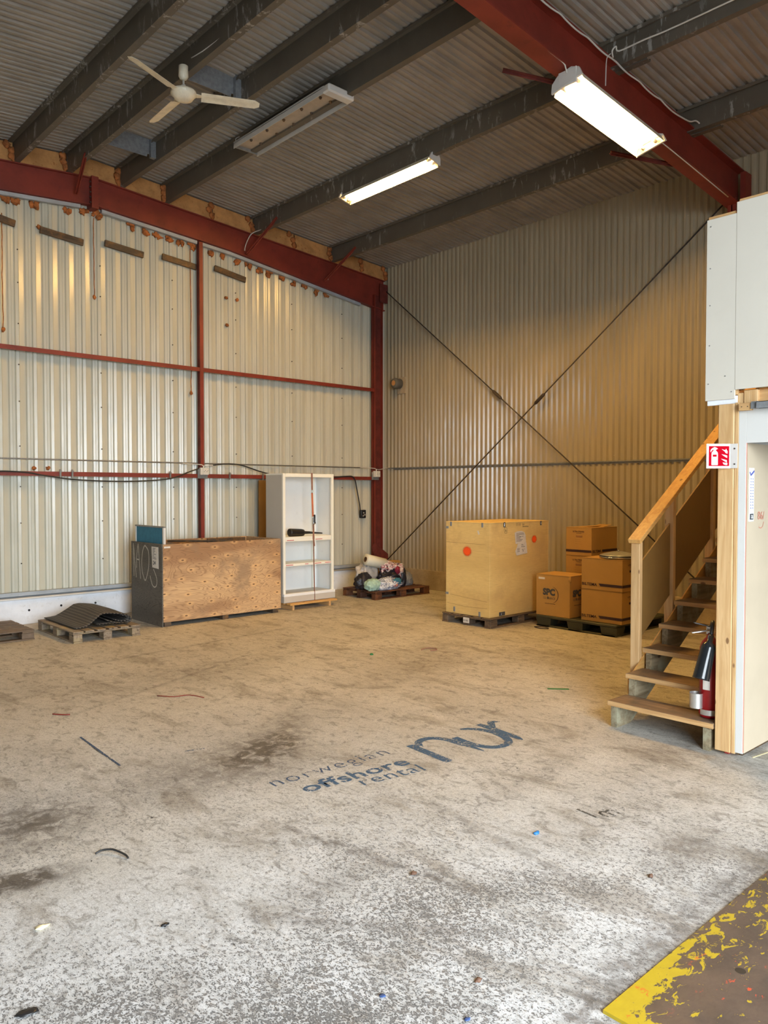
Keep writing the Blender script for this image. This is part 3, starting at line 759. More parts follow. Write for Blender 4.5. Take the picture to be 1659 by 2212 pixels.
tube_lamp('batten_lamp', 'lit batten lamp on the left roof slope beyond the picture edge', (1.66, 8.2, roof_at(1.59)-.25), (1.66, 7.4, roof_at(1.59)-.25), (0, 0, -1), width=.15, depth=.075, rows=1)
# unlit fixture: open tray with lamp sockets and clip holes
zt = roof_at(5.01)-.215
t = thing('unlit_fixture', 'unlit lamp tray with bare dotted reflector and one white end cap', 'lamp', (4.95, 6.9, zt))
x0, x1, y0, y1 = 4.78, 5.10, 6.10, 7.78
MB().box(x0, x1, y0, y1, zt, zt+.008).build('tray', 'lam_inner', t)
for x in (x0, x1-.004): MB().box(x, x+.004, y0, y1, zt-.055, zt+.02).build('side_rim', 'white_lam', t)
MB().box(x0-.006, x1+.006, y0-.09, y0+.02, zt-.06, zt+.02, .014).build('end_cap', 'white_lam', t)
MB().box(x0, x1, y1-.01, y1+.01, zt-.035, zt+.02, .003).build('end_strip', 'tray', t)
for k in range(5):
    for j, xx in enumerate((x0+.09, x1-.10)):
        yy = y0+.17+k*.32
        MB().lathe((xx, yy, zt), (0, 0, -1), [(0, .017), (.012, .015), (.022, .008)], 10).build('knob', 'dark_wood', t)
for yy in (6.0, 7.75): MB().tube([(4.80 if yy > 7 else 5.06, yy, zt), (4.79 if yy > 7 else 5.12, yy, zt+.05), (4.84 if yy > 7 else 5.07, yy, zt+.09)], .004, 5, 4).build('hook', 'white_cable', t)
# ceiling fan
FC = Vector((3.63, 6.80, 5.44))
fan = thing('ceiling_fan', 'cream three-bladed ceiling fan hanging from the ridge purlin', 'fan', FC)
MB().lathe(FC+Vector((0, 0, .27)), (0, 0, -1), [(0, .03), (.005, .045), (.10, .047), (.125, .035), (.135, .014)], 18).build('canopy', 'fan', fan)
MB().cyl(FC+Vector((0, 0, .14)), FC+Vector((0, 0, .04)), .011, 10).build('down_rod', 'white_cable', fan)
MB().lathe(FC+Vector((0, 0, .09)), (0, 0, -1), [(0, .02), (.02, .026), (.035, .026)], 14).build('collar', 'white_cable', fan)
MB().lathe(FC+Vector((0, 0, .055)), (0, 0, -1), [(0, .03), (.012, .085), (.03, .118), (.055, .122), (.075, .10), (.10, .085), (.115, .05), (.12, .01)], 28).build('motor', 'fan', fan)
for ang in (math.degrees(math.atan2(-.26, -.62)), math.degrees(math.atan2(-.32, .63)), 88):
    r = math.radians(ang); u = Vector((math.cos(r), math.sin(r), 0)); w = Vector((-u.y, u.x, 0)); tilt = Vector((0, 0, 1))
    MB().prism([FC+u*.09-w*.035, FC+u*.12-w*.035, FC+u*.19-w*.014, FC+u*.19+w*.014, FC+u*.12+w*.035, FC+u*.09+w*.035], (0, 0, .005)).build('blade_iron', 'fan', fan)
    m = MB(); n = 12; ws = [(-.055, .016), (-.02, .004), (.02, -.004), (.055, -.016)]
    top = []
    for k in range(n+1):
        q = k/n; dist = .165+.555*q; wd = 1.0-.12*q-(.45*(q-.94)/.06 if q > .94 else 0)
        top.append([FC+u*dist+w*(a_*wd)+tilt*(b_*wd-.004) for a_, b_ in ws])
    T = [[m.b.verts.new(p) for p in row] for row in top]; B = [[m.b.verts.new(p+Vector((0, 0, -.004))) for p in row] for row in top]
    for k in range(n):
        for j in range(3):
            m.b.faces.new((T[k][j], T[k+1][j], T[k+1][j+1], T[k][j+1])); m.b.faces.new((B[k][j], B[k][j+1], B[k+1][j+1], B[k+1][j]))
        m.b.faces.new((T[k][0], B[k][0], B[k+1][0], T[k+1][0])); m.b.faces.new((T[k][3], T[k+1][3], B[k+1][3], B[k][3]))
    for k in (0, n): m.b.faces.new([T[k][j] for j in range(4)]+[B[k][j] for j in (3, 2, 1, 0)])
    m.build('blade', 'fan', fan)
MB().cyl(FC+Vector((0, 0, .30)), FC+Vector((0, 0, .26)), .006, 6).build('hook', 'steel', fan)
cable([(3.66, 6.7, 5.755), (3.68, 6.3, 5.74), (3.70, 5.0, 5.742), (3.70, 4.0, 5.742)], .005, 'white_cable', 'thin cable running along the ridge purlin to the ceiling fan', 3)
# cables on the near rafter
yr = 3.865
cable([(x, 3.782, roof_at(x)-.235-.018*abs(math.sin(x*7.5))) for x in np.arange(4.4, 7.6, .08)]+[(7.70, 3.77, 5.43), (7.8, 3.75, 5.46), (7.90, 3.74, 5.44)], .008, 'white_cable', 'looping white cable pair clipped along the web of near red rafter')
cable([(6.14, 3.785, 5.25), (6.145, 3.785, 5.40), (6.16, 3.785, 5.50), (6.22, 3.785, 5.56)], .005, 'white_cable', 'short thin white cable dropping down web of near red rafter', 5)
cable([(6.26, 3.785, 5.54), (6.22, 3.77, 5.58), (6.25, 3.75, 5.62), (6.27, 3.73, 5.58), (6.30, 3.5, 5.595), (6.32, 3.2, 5.595), (6.32, 2.0, 5.595), (6.32, 0, 5.595)], .0075, 'white_cable', 'white cable leaving the rafter along a front bay purlin', 4)
cable([(4.2, yr-.06, 5.335), (5.04, yr-.06, 5.27), (5.35, yr-.06, 5.245), (5.52, yr-.06, 5.23), (5.57, yr-.05, 5.21), (5.59, yr-.05, 5.17)], .006, 'white_cable', 'thin cable on lower flange of near rafter ending at the lamp', 4)
cable([(7.02, yr-.05, 5.09), (7.2, yr-.06, 5.075), (7.8, yr-.06, 5.02), (8.7, yr-.06, 4.93)], .006, 'white_cable', 'thin cable on lower flange of near rafter beyond the lamp', 3)
cable([(6.50, 7.84, zl-.02), (6.50, 8.3, zl-.005), (6.50, 9.3, zl-.005), (6.46, 9.7, zl-.015), (6.40, YG-.075, zl-.04), (6.32, YG-.075, zl-.15), (6.27, YG-.075, zl-.27), (6.26, YG-.075, zl-.33)], .0075, 'white_cable', 'white cable from the batten lamp along purlin and down gable rafter', 4)

# ------------------------------------------------------------------ pallets
def pallet(name, label, cat, x0, x1, y0, y1, h, mat, boards_along='y', nb=5, group=None, feet=True, bt=.016):
    """euro pallet; boards_along = direction the deck boards run"""
    t = thing(name, label, cat, ((x0+x1)/2, (y0+y1)/2, 0), group)
    al = boards_along == 'y'
    A0, A1, B0, B1 = (y0, y1, x0, x1) if al else (x0, x1, y0, y1)      # A = along the boards, B = across
    def bx(a0, a1, b0, b1, z0, z1, nm, bev=.003):
        (MB().box(b0, b1, a0, a1, z0, z1, bev) if al else MB().box(a0, a1, b0, b1, z0, z1, bev)).build(nm, mat, t)
    W = (B1-B0); w = W/(nb+.0)*.80; gap = (W-nb*w)/(nb-1)
    for i in range(nb):
        wi = w*(1.12 if i in (0, nb-1) else .95); b = B0+i*(w+gap)
        b = min(max(b, B0), B1-wi); dz = random.uniform(-.002, .001)
        bx(A0+random.uniform(0, .006), A1-random.uniform(0, .006), b, b+wi, h-bt+dz, h+dz, 'deck_board')
    for k in range(3):
        c = A0+.07+(A1-A0-.14)*k/2; bx(c-.06, c+.06, B0, B1, h-2*bt-.002, h-bt-.003, 'stringer_board')
    for k in range(3):
        c = A0+.07+(A1-A0-.14)*k/2
        for j in range(3):
            d = B0+.05+(B1-B0-.10)*j/2; bx(c-.065, c+.065, d-.048, d+.048, bt+.001, h-2*bt-.003, 'block', .004)
    for j in range(3):
        d = B0+.05+(B1-B0-.10)*j/2; bx(A0, A1, d-.048, d+.048, 0, bt, 'bottom_board')
    return t
pallet('wooden_pallet', 'weathered grey pallet under the folded rubber mat', 'pallet', 3.10, 3.86, 8.33, 9.45, .125, 'pallet_old', 'y', 6)
pallet('wooden_pallet', 'weathered brown pallet cut by the left edge of view', 'pallet', 1.75, 2.88, 8.88, 9.68, .115, 'pallet_mid', 'x', 5)
pallet('wooden_pallet', 'dark red stained pallet under the rubbish heap in the corner', 'pallet', 7.69, 8.86, 8.58, 9.36, .125, 'pallet_red', 'x', 5)
pallet('wooden_pallet', 'brown wooden pallet under the tall yellow crate', 'pallet', 7.10, 8.30, 5.87, 6.66, .118, 'pallet_mid', 'x', 5)
lb = MB().box(7.085, 7.095, 6.20, 6.29, .03, .095).build('label', 'paper', bpy.data.objects['wooden_pallet.003'])
lettering('NO NRA', (7.085, 6.285, .05), (0, -1, 0), (0, 0, 1), .075, .022, 'ink_grey', 'lettering', bpy.data.objects['wooden_pallet.003'])
# plastic pallet
def plastic_pallet(x0, x1, y0, y1, h):
    t = thing('plastic_pallet', 'dark green black plastic pallet under the stacked cardboard boxes', 'pallet', ((x0+x1)/2, (y0+y1)/2, 0))
    m = MB().box(x0, x1, y0, y1, h-.03, h, .006); m.build('deck', 'pallet_plastic', t)
    for i in range(6): MB().box(x0+.08+i*.17, x0+.20+i*.17, y0+.08, y0+.11, h, h+.0015).build('rib', 'black', t)
    for k in range(3):
        for j in range(3):
            cx = x0+.09+(x1-x0-.18)*k/2; cy = y0+.10+(y1-y0-.2)*j/2
            m = MB(); w0, w1 = .088, .075
            A = [(cx-w1, cy-w1-.02, .02), (cx+w1, cy-w1-.02, .02), (cx+w1, cy+w1+.02, .02), (cx-w1, cy+w1+.02, .02)]
            B = [(cx-w0, cy-w0-.02, h-.03), (cx+w0, cy-w0-.02, h-.03), (cx+w0, cy+w0+.02, h-.03), (cx-w0, cy+w0+.02, h-.03)]
            va = [m.b.verts.new(p) for p in A]; vb = [m.b.verts.new(p) for p in B]
            m.b.faces.new(va[::-1]); m.b.faces.new(vb)
            for i in range(4): m.b.faces.new((va[i], va[(i+1) % 4], vb[(i+1) % 4], vb[i]))
            m.build('foot', 'pallet_plastic', t)
    for j in range(3):
        cy = y0+.10+(y1-y0-.2)*j/2; MB().box(x0, x1, cy-.09, cy+.09, 0, .02, .004).build('runner', 'pallet_plastic', t)
    MB().box(x0, x0+.16, y0, y1, 0, .02, .004).build('runner', 'pallet_plastic', t)
    return t
plastic_pallet(7.72, 8.92, 4.57, 5.66, .135)

# rubber mat folded over on the pallet
def rubber():
    prof = [(3.17, .133), (3.24, .136), (3.30, .142), (3.36, .175), (3.43, .225), (3.49, .268), (3.545, .275), (3.62, .268), (3.72, .25), (3.79, .225), (3.825, .19), (3.81, .155), (3.76, .142), (3.68, .15), (3.60, .175), (3.55, .20)]
    t = thing('rubber_mat', 'folded black perforated rubber mat draped over the grey pallet', 'mat', (3.5, 8.95, .125))
    def sheet(P, y0, y1, nm, skew=0.):
        m = MB(); uvl = m.b.loops.layers.uv.new('UVMap'); N = 10; thk = .011; L = [0]
        Q = [Vector((p[0], 0, p[1])) for p in P]
        for i in range(1, len(Q)): L.append(L[-1]+(Q[i]-Q[i-1]).length)
        rows = []
        for lay in (0, 1):
            g = []
            for k in range(N+1):
                y = y0+(y1-y0)*k/N; row = []
                for i, q in enumerate(Q):
                    d = (Q[min(i+1, len(Q)-1)]-Q[max(i-1, 0)]).normalized(); nn = Vector((-d.z, 0, d.x))
                    f = 1-.15*abs(k/N-.5)+.03*mnoise.noise(Vector((k*.8, i*.3, 0)))
                    p = Vector((q.x+skew*(k/N-.5)*(q.z-.13), y, .133+(q.z-.133)*f))+nn*thk*lay
                    p.y += .02*mnoise.noise(Vector((i*.5, k*.1, 2)))
                    row.append((m.b.verts.new(p), L[i], y))
                g.append(row)
            rows.append(g)
        def quad(a, b, c, d):
            f = m.b.faces.new((a[0], b[0], c[0], d[0])); f.smooth = True
            for lp, v in zip(f.loops, (a, b, c, d)): lp[uvl].uv = (v[1], v[2])
        for g in rows:
            for k in range(N):
                for i in range(len(Q)-1): quad(g[k][i], g[k][i+1], g[k+1][i+1], g[k+1][i])
        for k in (0, N):
            for i in range(len(Q)-1): quad(rows[0][k][i], rows[0][k][i+1], rows[1][k][i+1], rows[1][k][i])
        for i in (0, len(Q)-1):
            for k in range(N): quad(rows[0][k][i], rows[0][k+1][i], rows[1][k+1][i], rows[1][k][i])
        m.build(nm, 'rubber', t)
    sheet(prof, 8.47, 9.44, 'outer_fold', .5)
    sheet([(3.70, .232), (3.77, .215), (3.797, .185), (3.775, .165), (3.70, .168), (3.62, .195)], 8.49, 9.4, 'inner_fold')
    sheet([(3.42, .150), (3.55, .150), (3.66, .143), (3.76, .131)], 8.46, 9.42, 'lower_layer')
    return t
rubber()

# ------------------------------------------------------------------ grey open crate
gx0, gx1, gy0, gy1, gz0, gz1 = 4.27, 6.0, 8.62, 9.47, .055, 1.0
t = thing('open_crate', 'large open plywood crate, knotty front and dark grey chalked end', 'crate', ((gx0+gx1)/2, (gy0+gy1)/2, 0))
MB().box(gx0+.015, gx1, gy0, gy0+.015, gz0, gz1, .002).build('front_panel', 'crate_ply', t)
e = MB().box(gx0, gx0+.015, gy0-.002, gy1, .0, gz1+.005, .002).build('end_panel', 'grey_ply', t); lab(e, 'dark grey plywood end with chalk scrawl')
MB().box(gx1-.015, gx1, gy0+.016, gy1-.016, gz0, gz1, .002).build('end_panel', 'crate_ply', t)
MB().box(gx0+.015, gx1, gy1-.015, gy1, gz0, gz1, .002).build('back_panel', 'crate_ply', t)
MB().box(gx0+.015, gx1-.015, gy0+.015, gy1-.015, gz0, gz0+.02).build('bottom_panel', 'dark_wood', t)
for x in (gx0+.03, 5.1, gx1-.13): MB().box(x, x+.09, gy0+.004, gy1, 0, gz0, .003).build('skid', 'dark_wood', t)
MB().box(gx0+.05, gx1-.04, gy0+.016, gy0+.04, gz1-.055, gz1-.006).build('inner_batten', 'dark_wood', t)
MB().bar((4.78, 9.44, .985), (5.38, 8.65, .992), .09, .02).build('loose_batten', 'dark_wood', t)
MB().box(5.35, 5.95, gy1-.045, gy1-.016, gz1-.10, gz1-.01).build('inner_batten', 'dark_wood', t)
MB().box(gx0+.03, gx0+.11, gy0-.003, gy0-.001, .955, .975).build('bare_patch', 'paper', t)
ex = gx0-.001; nrm = (-1, 0, 0)
chalk = [[(9.40, .98), (9.395, .82), (9.39, .56)], [(9.395, .96), (9.36, .75), (9.32, .55)], [(9.31, .67), (9.31, .79), (9.28, .93), (9.26, .98)], [(9.26, .98), (9.24, .83), (9.20, .54)], [(9.30, .78), (9.23, .78)],
         [(9.07, .97), (9.12, .92), (9.16, .8), (9.16, .68), (9.13, .6), (9.07, .53), (9.01, .61), (8.97, .71), (8.96, .81), (8.98, .91), (9.07, .97)], [(8.84, .69), (8.78, .62), (8.75, .56), (8.76, .5), (8.81, .47), (8.87, .49), (8.91, .55), (8.93, .6)]]
for s in chalk:
    P = [Vector((ex, y, z)) for y, z in s]
    if len(P) > 4:
        Q = []
        for i in range(len(P)-1):
            a, b, c_, d = P[max(i-1, 0)], P[i], P[i+1], P[min(i+2, len(P)-1)]
            for k in range(5):
                u = k/5; Q.append(.5*((2*b)+(c_-a)*u+(2*a-5*b+4*c_-d)*u*u+(3*b-a-3*c_+d)*u**3))
        P = Q+[P[-1]]
    MB().ribbon(P, .014, nrm, .001).build('chalk_stroke', 'chalk', t)
MB().prism([(ex-.001, 8.885, .965), (ex-.001, 8.705, .965), (ex-.001, 8.70, .70), (ex-.001, 8.87, .71)], (-.0015, 0, 0)).build('label', 'paper', t)
lettering('24', (ex-.003, 8.845, .745), (0, -1, 0), (0, 0, 1), .07, .05, 'ink_grey', 'lettering', t, bold=.02)
for k, w in enumerate((.08, .06, .07, .05, .09, .04, .08, .1)):
    MB().ribbon([(ex-.003, 8.855, .945-k*.018), (ex-.003, 8.855-w, .945-k*.018)], .006, nrm, .001).build('print_line', 'ink_grey', t)
# blue screen standing in the crate
t = thing('blue_screen', 'blue felt screen panel with pale metal frame standing in the open crate', 'panel', (4.33, 9.07, .08))
MB().box(4.322, 4.338, 8.70, 9.42, .09, 1.20).build('felt', 'blue_board', t)
for y in (8.66, 9.42): MB().box(4.315, 4.345, y, y+.035, .08, 1.205, .003).build('frame_post', 'white_lam', t)
MB().box(4.315, 4.345, 8.66, 9.455, 1.195, 1.215, .003).build('frame_rail', 'tray', t)

# ------------------------------------------------------------------ white cabinet
cx0, cx1, cy0, cy1, cz0, cz1 = 6.14, 7.03, 8.76, 9.18, .09, 1.89
t = thing('steel_cabinet', 'tall white open steel cabinet with two shelves, bound by orange strap', 'cabinet', ((cx0+cx1)/2, (cy0+cy1)/2, .06))
MB().box(cx0, cx0+.006, cy0+.03, cy1, cz0, cz1).build('side_panel', 'cab_side', t)
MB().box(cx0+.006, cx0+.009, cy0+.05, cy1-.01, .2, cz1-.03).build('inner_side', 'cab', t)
MB().box(cx1-.006, cx1, cy0+.004, cy1, cz0, cz1).build('side_panel', 'cab', t)
bk = MB().box(cx0+.006, cx1-.006, cy1-.008, cy1, cz0, cz1).build('back_panel', 'cab', t)
MB().box(cx0+.24, cx0+.246, cy1-.012, cy1-.008, .2, cz1-.04).build('seam', 'tray', bk)
MB().box(cx0-.001, cx1+.001, cy0+.031, cy1+.001, cz1-.02, cz1+.001).build('top_panel', 'cab_trim', t)
MB().box(cx0+.04, cx1-.04, cy0-.002, cy0+.02, cz1-.05, cz1, .003).build('head_rail', 'cab_trim', t)
for x in (cx0-.002, cx1-.038): MB().box(x, x+.04, cy0-.002, cy0+.03, .2, cz1-.001, .003).build('front_stile', 'cab_trim', t)
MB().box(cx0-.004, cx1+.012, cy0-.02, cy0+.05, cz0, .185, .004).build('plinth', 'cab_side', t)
MB().box(cx0-.004, cx1+.012, cy0-.022, cy0+.03, .175, .215, .004).build('plinth_rail', 'cab', t)
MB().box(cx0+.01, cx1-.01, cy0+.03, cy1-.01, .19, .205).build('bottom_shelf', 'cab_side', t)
MB().box(cx1-.10, cx1-.06, cy1-.05, cy1-.012, .21, cz1-.05).build('shelf_rack', 'cab_trim', t)
for (z0, z1, marks) in ((.94, 1.005, ((.06, .18), (.56, .68))), (.595, .63, ((.045, .165), (.37, .43), (.545, .66), (.73, .84)))):
    s = MB().box(cx0+.04, cx1-.045, cy0+.004, cy1-.02, z1-.012, z1).box(cx0+.04, cx1-.045, cy0, cy0+.012, z0, z1, .002).build('shelf', 'cab_trim', t)
    for a_, b_ in marks: MB().box(cx0+a_, cx0+b_, cy0-.002, cy0-.0005, z0+.014, z0+.022).build('red_label', 'ink_red', s)
# strap
xs_ = 6.64
st = thing('ratchet_strap', 'orange ratchet strap tied upright around the white cabinet', 'strap', (xs_, cy0, .1))
MB().bar((xs_-.01, cy0-.008, 1.90), (xs_-.006, cy0-.008, 1.66), .028, .002, up=(0, 1, 0)).build('webbing', 'strap_old', st)
MB().bar((xs_-.008, cy0-.009, 1.62), (xs_+.006, cy0-.010, 1.28), .03, .002, up=(0, 1, 0)).build('webbing', 'strap', st)
MB().bar((xs_+.012, cy0-.010, 1.20), (xs_+.016, cy0-.012, .96), .03, .002, up=(0, 1, 0)).bar((xs_+.016, cy0-.012, .96), (xs_+.028, cy0-.016, .86), .022, .002, up=(0, 1, 0)).build('webbing', 'strap_old', st)
MB().bar((xs_+.014, cy0-.010, .96), (xs_+.022, cy0-.024, .09), .018, .002, up=(1, .3, 0)).build('webbing', 'strap_old', st)
MB().bar((xs_-.01, cy0, 1.897), (xs_-.01, cy1, 1.897), .028, .003).build('webbing', 'strap_old', st)
MB().tube([(xs_-.014, cy0-.01, 1.66), (xs_-.02, cy0-.012, 1.64), (xs_-.007, cy0-.012, 1.615), (xs_+.006, cy0-.012, 1.64), (xs_+.001, cy0-.01, 1.66)], .003, 6, 4).build('hook', 'steel', st)
MB().box(xs_-.008, xs_+.028, cy0-.04, cy0-.008, 1.17, 1.27, .006).cyl((xs_-.012, cy0-.028, 1.19), (xs_+.034, cy0-.028, 1.19), .013, 10).build('ratchet', 'steel', st)
MB().box(xs_+.002, xs_+.022, cy0-.052, cy0-.03, 1.19, 1.31, .004).build('ratchet_handle', 'black', st)
# wooden feet under the cabinet
fb = thing('cabinet_pallet', 'small fresh pine pallet lifting the white cabinet', 'pallet', (6.55, 8.9, 0))
MB().box(6.17, 7.0, 8.64, 8.73, .065, .088, .003).build('slat', 'pine_x_lamplit', fb)
MB().box(6.17, 7.0, 8.80, 9.15, .065, .088, .003).build('slat', 'pine_x_lamplit', fb)
for x in (6.20, 6.84): MB().box(x, x+.035, 8.63, 9.14, 0, .065, .003).build('foot', 'pine_y', fb)
# black horn lying on the upper shelf
h0 = Vector((6.31, 8.86, 1.062))
b = thing('black_horn', 'black plastic extinguisher horn lying on the upper cabinet shelf', 'horn', (6.5, 8.86, 1.006))
MB().lathe(h0, (1, .0, -.035), [(0, .035), (.004, .055), (.02, .057), (.21, .052), (.245, .045), (.265, .022), (.36, .018)], 20).build('bell', 'black', b)
MB().lathe(h0+Vector((.355, 0, -.013)), (1, 0, -.07), [(0, .017), (.15, .011), (.23, .009), (.235, .006)], 12).build('neck', 'black', b)

# ------------------------------------------------------------------ yellow crate
yx0, yx1, yy0, yy1, yz0, yz1 = 7.135, 8.32, 5.915, 6.625, .12, 1.265
t = thing('tall_crate', 'tall yellowish plywood shipping crate with two orange spray spots', 'crate', ((yx0+yx1)/2, (yy0+yy1)/2, yz0))
MB().box(yx0, yx0+.01, yy0, yy1, yz0, yz1-.012, .002).build('side_panel', 'yellow_ply', t)
MB().box(yx1-.01, yx1, yy0, yy1, yz0, yz1-.012, .002).build('side_panel', 'yellow_ply', t)
MB().box(yx0+.01, yx1-.01, yy0+.001, yy0+.011, yz0, yz1-.012, .002).build('side_panel', 'yellow_ply', t)
MB().box(yx0+.01, yx1-.01, yy1-.011, yy1-.001, yz0, yz1-.012, .002).build('side_panel', 'yellow_ply', t)
MB().box(yx0-.002, yx1+.002, yy0-.002, yy1+.002, yz1-.012, yz1, .002).build('lid', 'yellow_ply', t)
def clipx(y, z, w=.03, h=.05): # on the -X face
    MB().box(yx0-.004, yx0, y-w/2, y+w/2, z-h/2, z+h/2, .001).build('steel_clip', 'galv_plate', t)
for y, z, w, h in ((6.605, 1.19, .05, .03), (6.54, 1.235, .03, .055), (6.03, 1.235, .03, .055), (6.605, .36, .05, .03), (6.48, .17, .03, .06), (6.07, .15, .03, .06)): clipx(y, z, w, h)
for x, z, w, h in ((7.41, 1.235, .035, .06), (8.15, 1.235, .03, .055), (7.37, .15, .11, .045)):
    c = MB().box(x-w/2, x+w/2, yy0-.005, yy0, z-h/2, z+h/2, .001).build('steel_clip', 'ink_grey', t)
    MB().box(x-w/5, x+w/5, yy0-.008, yy0-.005, z-h/3, z+h/3, .001).build('catch', 'steel', c)
def crate_paper(poly):
    MB().prism([(x, yy0-.002, z) for x, z in poly], (0, -.002, 0)).build('paper_label', 'paper', t)
crate_paper([(7.61, 1.13), (7.66, 1.145), (7.75, 1.148), (7.805, 1.13), (7.83, 1.09), (7.84, 1.0), (7.72, .995), (7.63, .99), (7.62, 1.06)])
crate_paper([(7.72, .995), (7.845, 1.0), (7.868, .865), (7.65, .845), (7.625, .90), (7.66, .955), (7.67, .99)])
for k, (x, w) in enumerate(((7.64, .15), (7.64, .16), (7.64, .06), (7.64, .10), (7.64, .08), (7.64, .13), (7.64, .11))): MB().ribbon([(x, yy0-.004, 1.12-k*.016), (x+w, yy0-.004, 1.122-k*.016)], .005, (0, -1, 0), .001).build('print_line', 'ink_grey', t)
for k, (x, w) in enumerate(((7.66, .05), (7.66, .05), (7.66, .05), (7.66, .05))): MB().ribbon([(x, yy0-.004, .93-k*.013), (x+w, yy0-.004, .93-k*.013)], .004, (0, -1, 0), .001).build('print_line', 'ink_grey', t)
lettering('30.0 2TC', (7.70, yy0-.004, 1.072), (1, 0, 0), (0, 0, 1), .085, .014, 'ink_grey', 'lettering', t, bold=.01)
lettering('No.\nE.urax', (7.745, yy0-.004, .945), (1, 0, 0), (0, 0, 1), .07, .04, 'ink_grey', 'lettering', t, bold=.01)
lettering('Hy 7\n 74', (7.755, yy0-.004, .888), (1, 0, 0), (0, 0, 1), .055, .035, 'ink_grey', 'lettering', t, bold=.01)
lettering('Ed:\nShenzhen', (7.765, yy0-.003, 1.195), (1, 0, 0), (0, 0, 1), .12, .045, 'ink_grey', 'lettering', t, bold=.01)
for x in (7.645, 7.67, 7.70, 7.72): MB().ribbon([(x, yy0-.002, 1.25), (x, yy0-.002, 1.212)], .005, (0, -1, 0), .001).build('marker_stroke', 'ink_grey', t)
pts = [(7.435+.032*math.cos(q), yy0-.002, 1.165+.038*math.sin(q)) for q in np.linspace(0, 6.283, 24)[:-1]]
MB().ribbon(pts, .003, (0, -1, 0), .001, True).build('stamp_ring', 'ink_grey', t)
lettering('A', (7.42, yy0-.002, 1.148), (1, 0, 0), (0, 0, 1), .03, .03, 'ink_grey', 'lettering', t)
def spray(c, nrm, r):
    m = MB(); cc = Vector(c); b_ = bpy.data.meshes.new('spray_spot'); bm = bmesh.new(); bmesh.ops.create_circle(bm, cap_ends=True, segments=32, radius=.09)
    bm.to_mesh(b_); bm.free(); o = bpy.data.objects.new('spray_spot', b_); COL.objects.link(o); o.parent = t
    o.location = cc-t.location; o.rotation_euler = Vector(nrm).to_track_quat('Z', 'Y').to_euler(); o.scale = (r[0], r[1], 1)
    b_.materials.append(MT['spray'])
spray((yx0-.003, 6.27, .905), (-1, 0, 0), (1.15, 1.0)); spray((8.01, yy0-.003, 1.035), (0, -1, 0), (.85, .8))
MB().ribbon([(yx0-.002, 6.10, 1.165), (yx0-.002, 6.08, 1.12)], .022, (-1, 0, 0), .001).build('tape_scrap', 'paper', t)
MB().ribbon([(yx0-.001, 6.62, 1.005), (yx0-.001, 5.98, 1.0)], .003, (-1, 0, 0), .0008).build('scratch', 'card_dark', t)
MB().ribbon([(yx0-.001, 6.55, .35), (yx0-.001, 5.95, .31)], .003, (-1, 0, 0), .0008).build('scratch', 'card_dark', t)
MB().ribbon([(yx0-.001, 6.60, .24), (yx0-.001, 6.3, .22), (yx0-.001, 5.95, .23)], .003, (-1, 0, 0), .0008).build('scratch', 'card_dark', t)

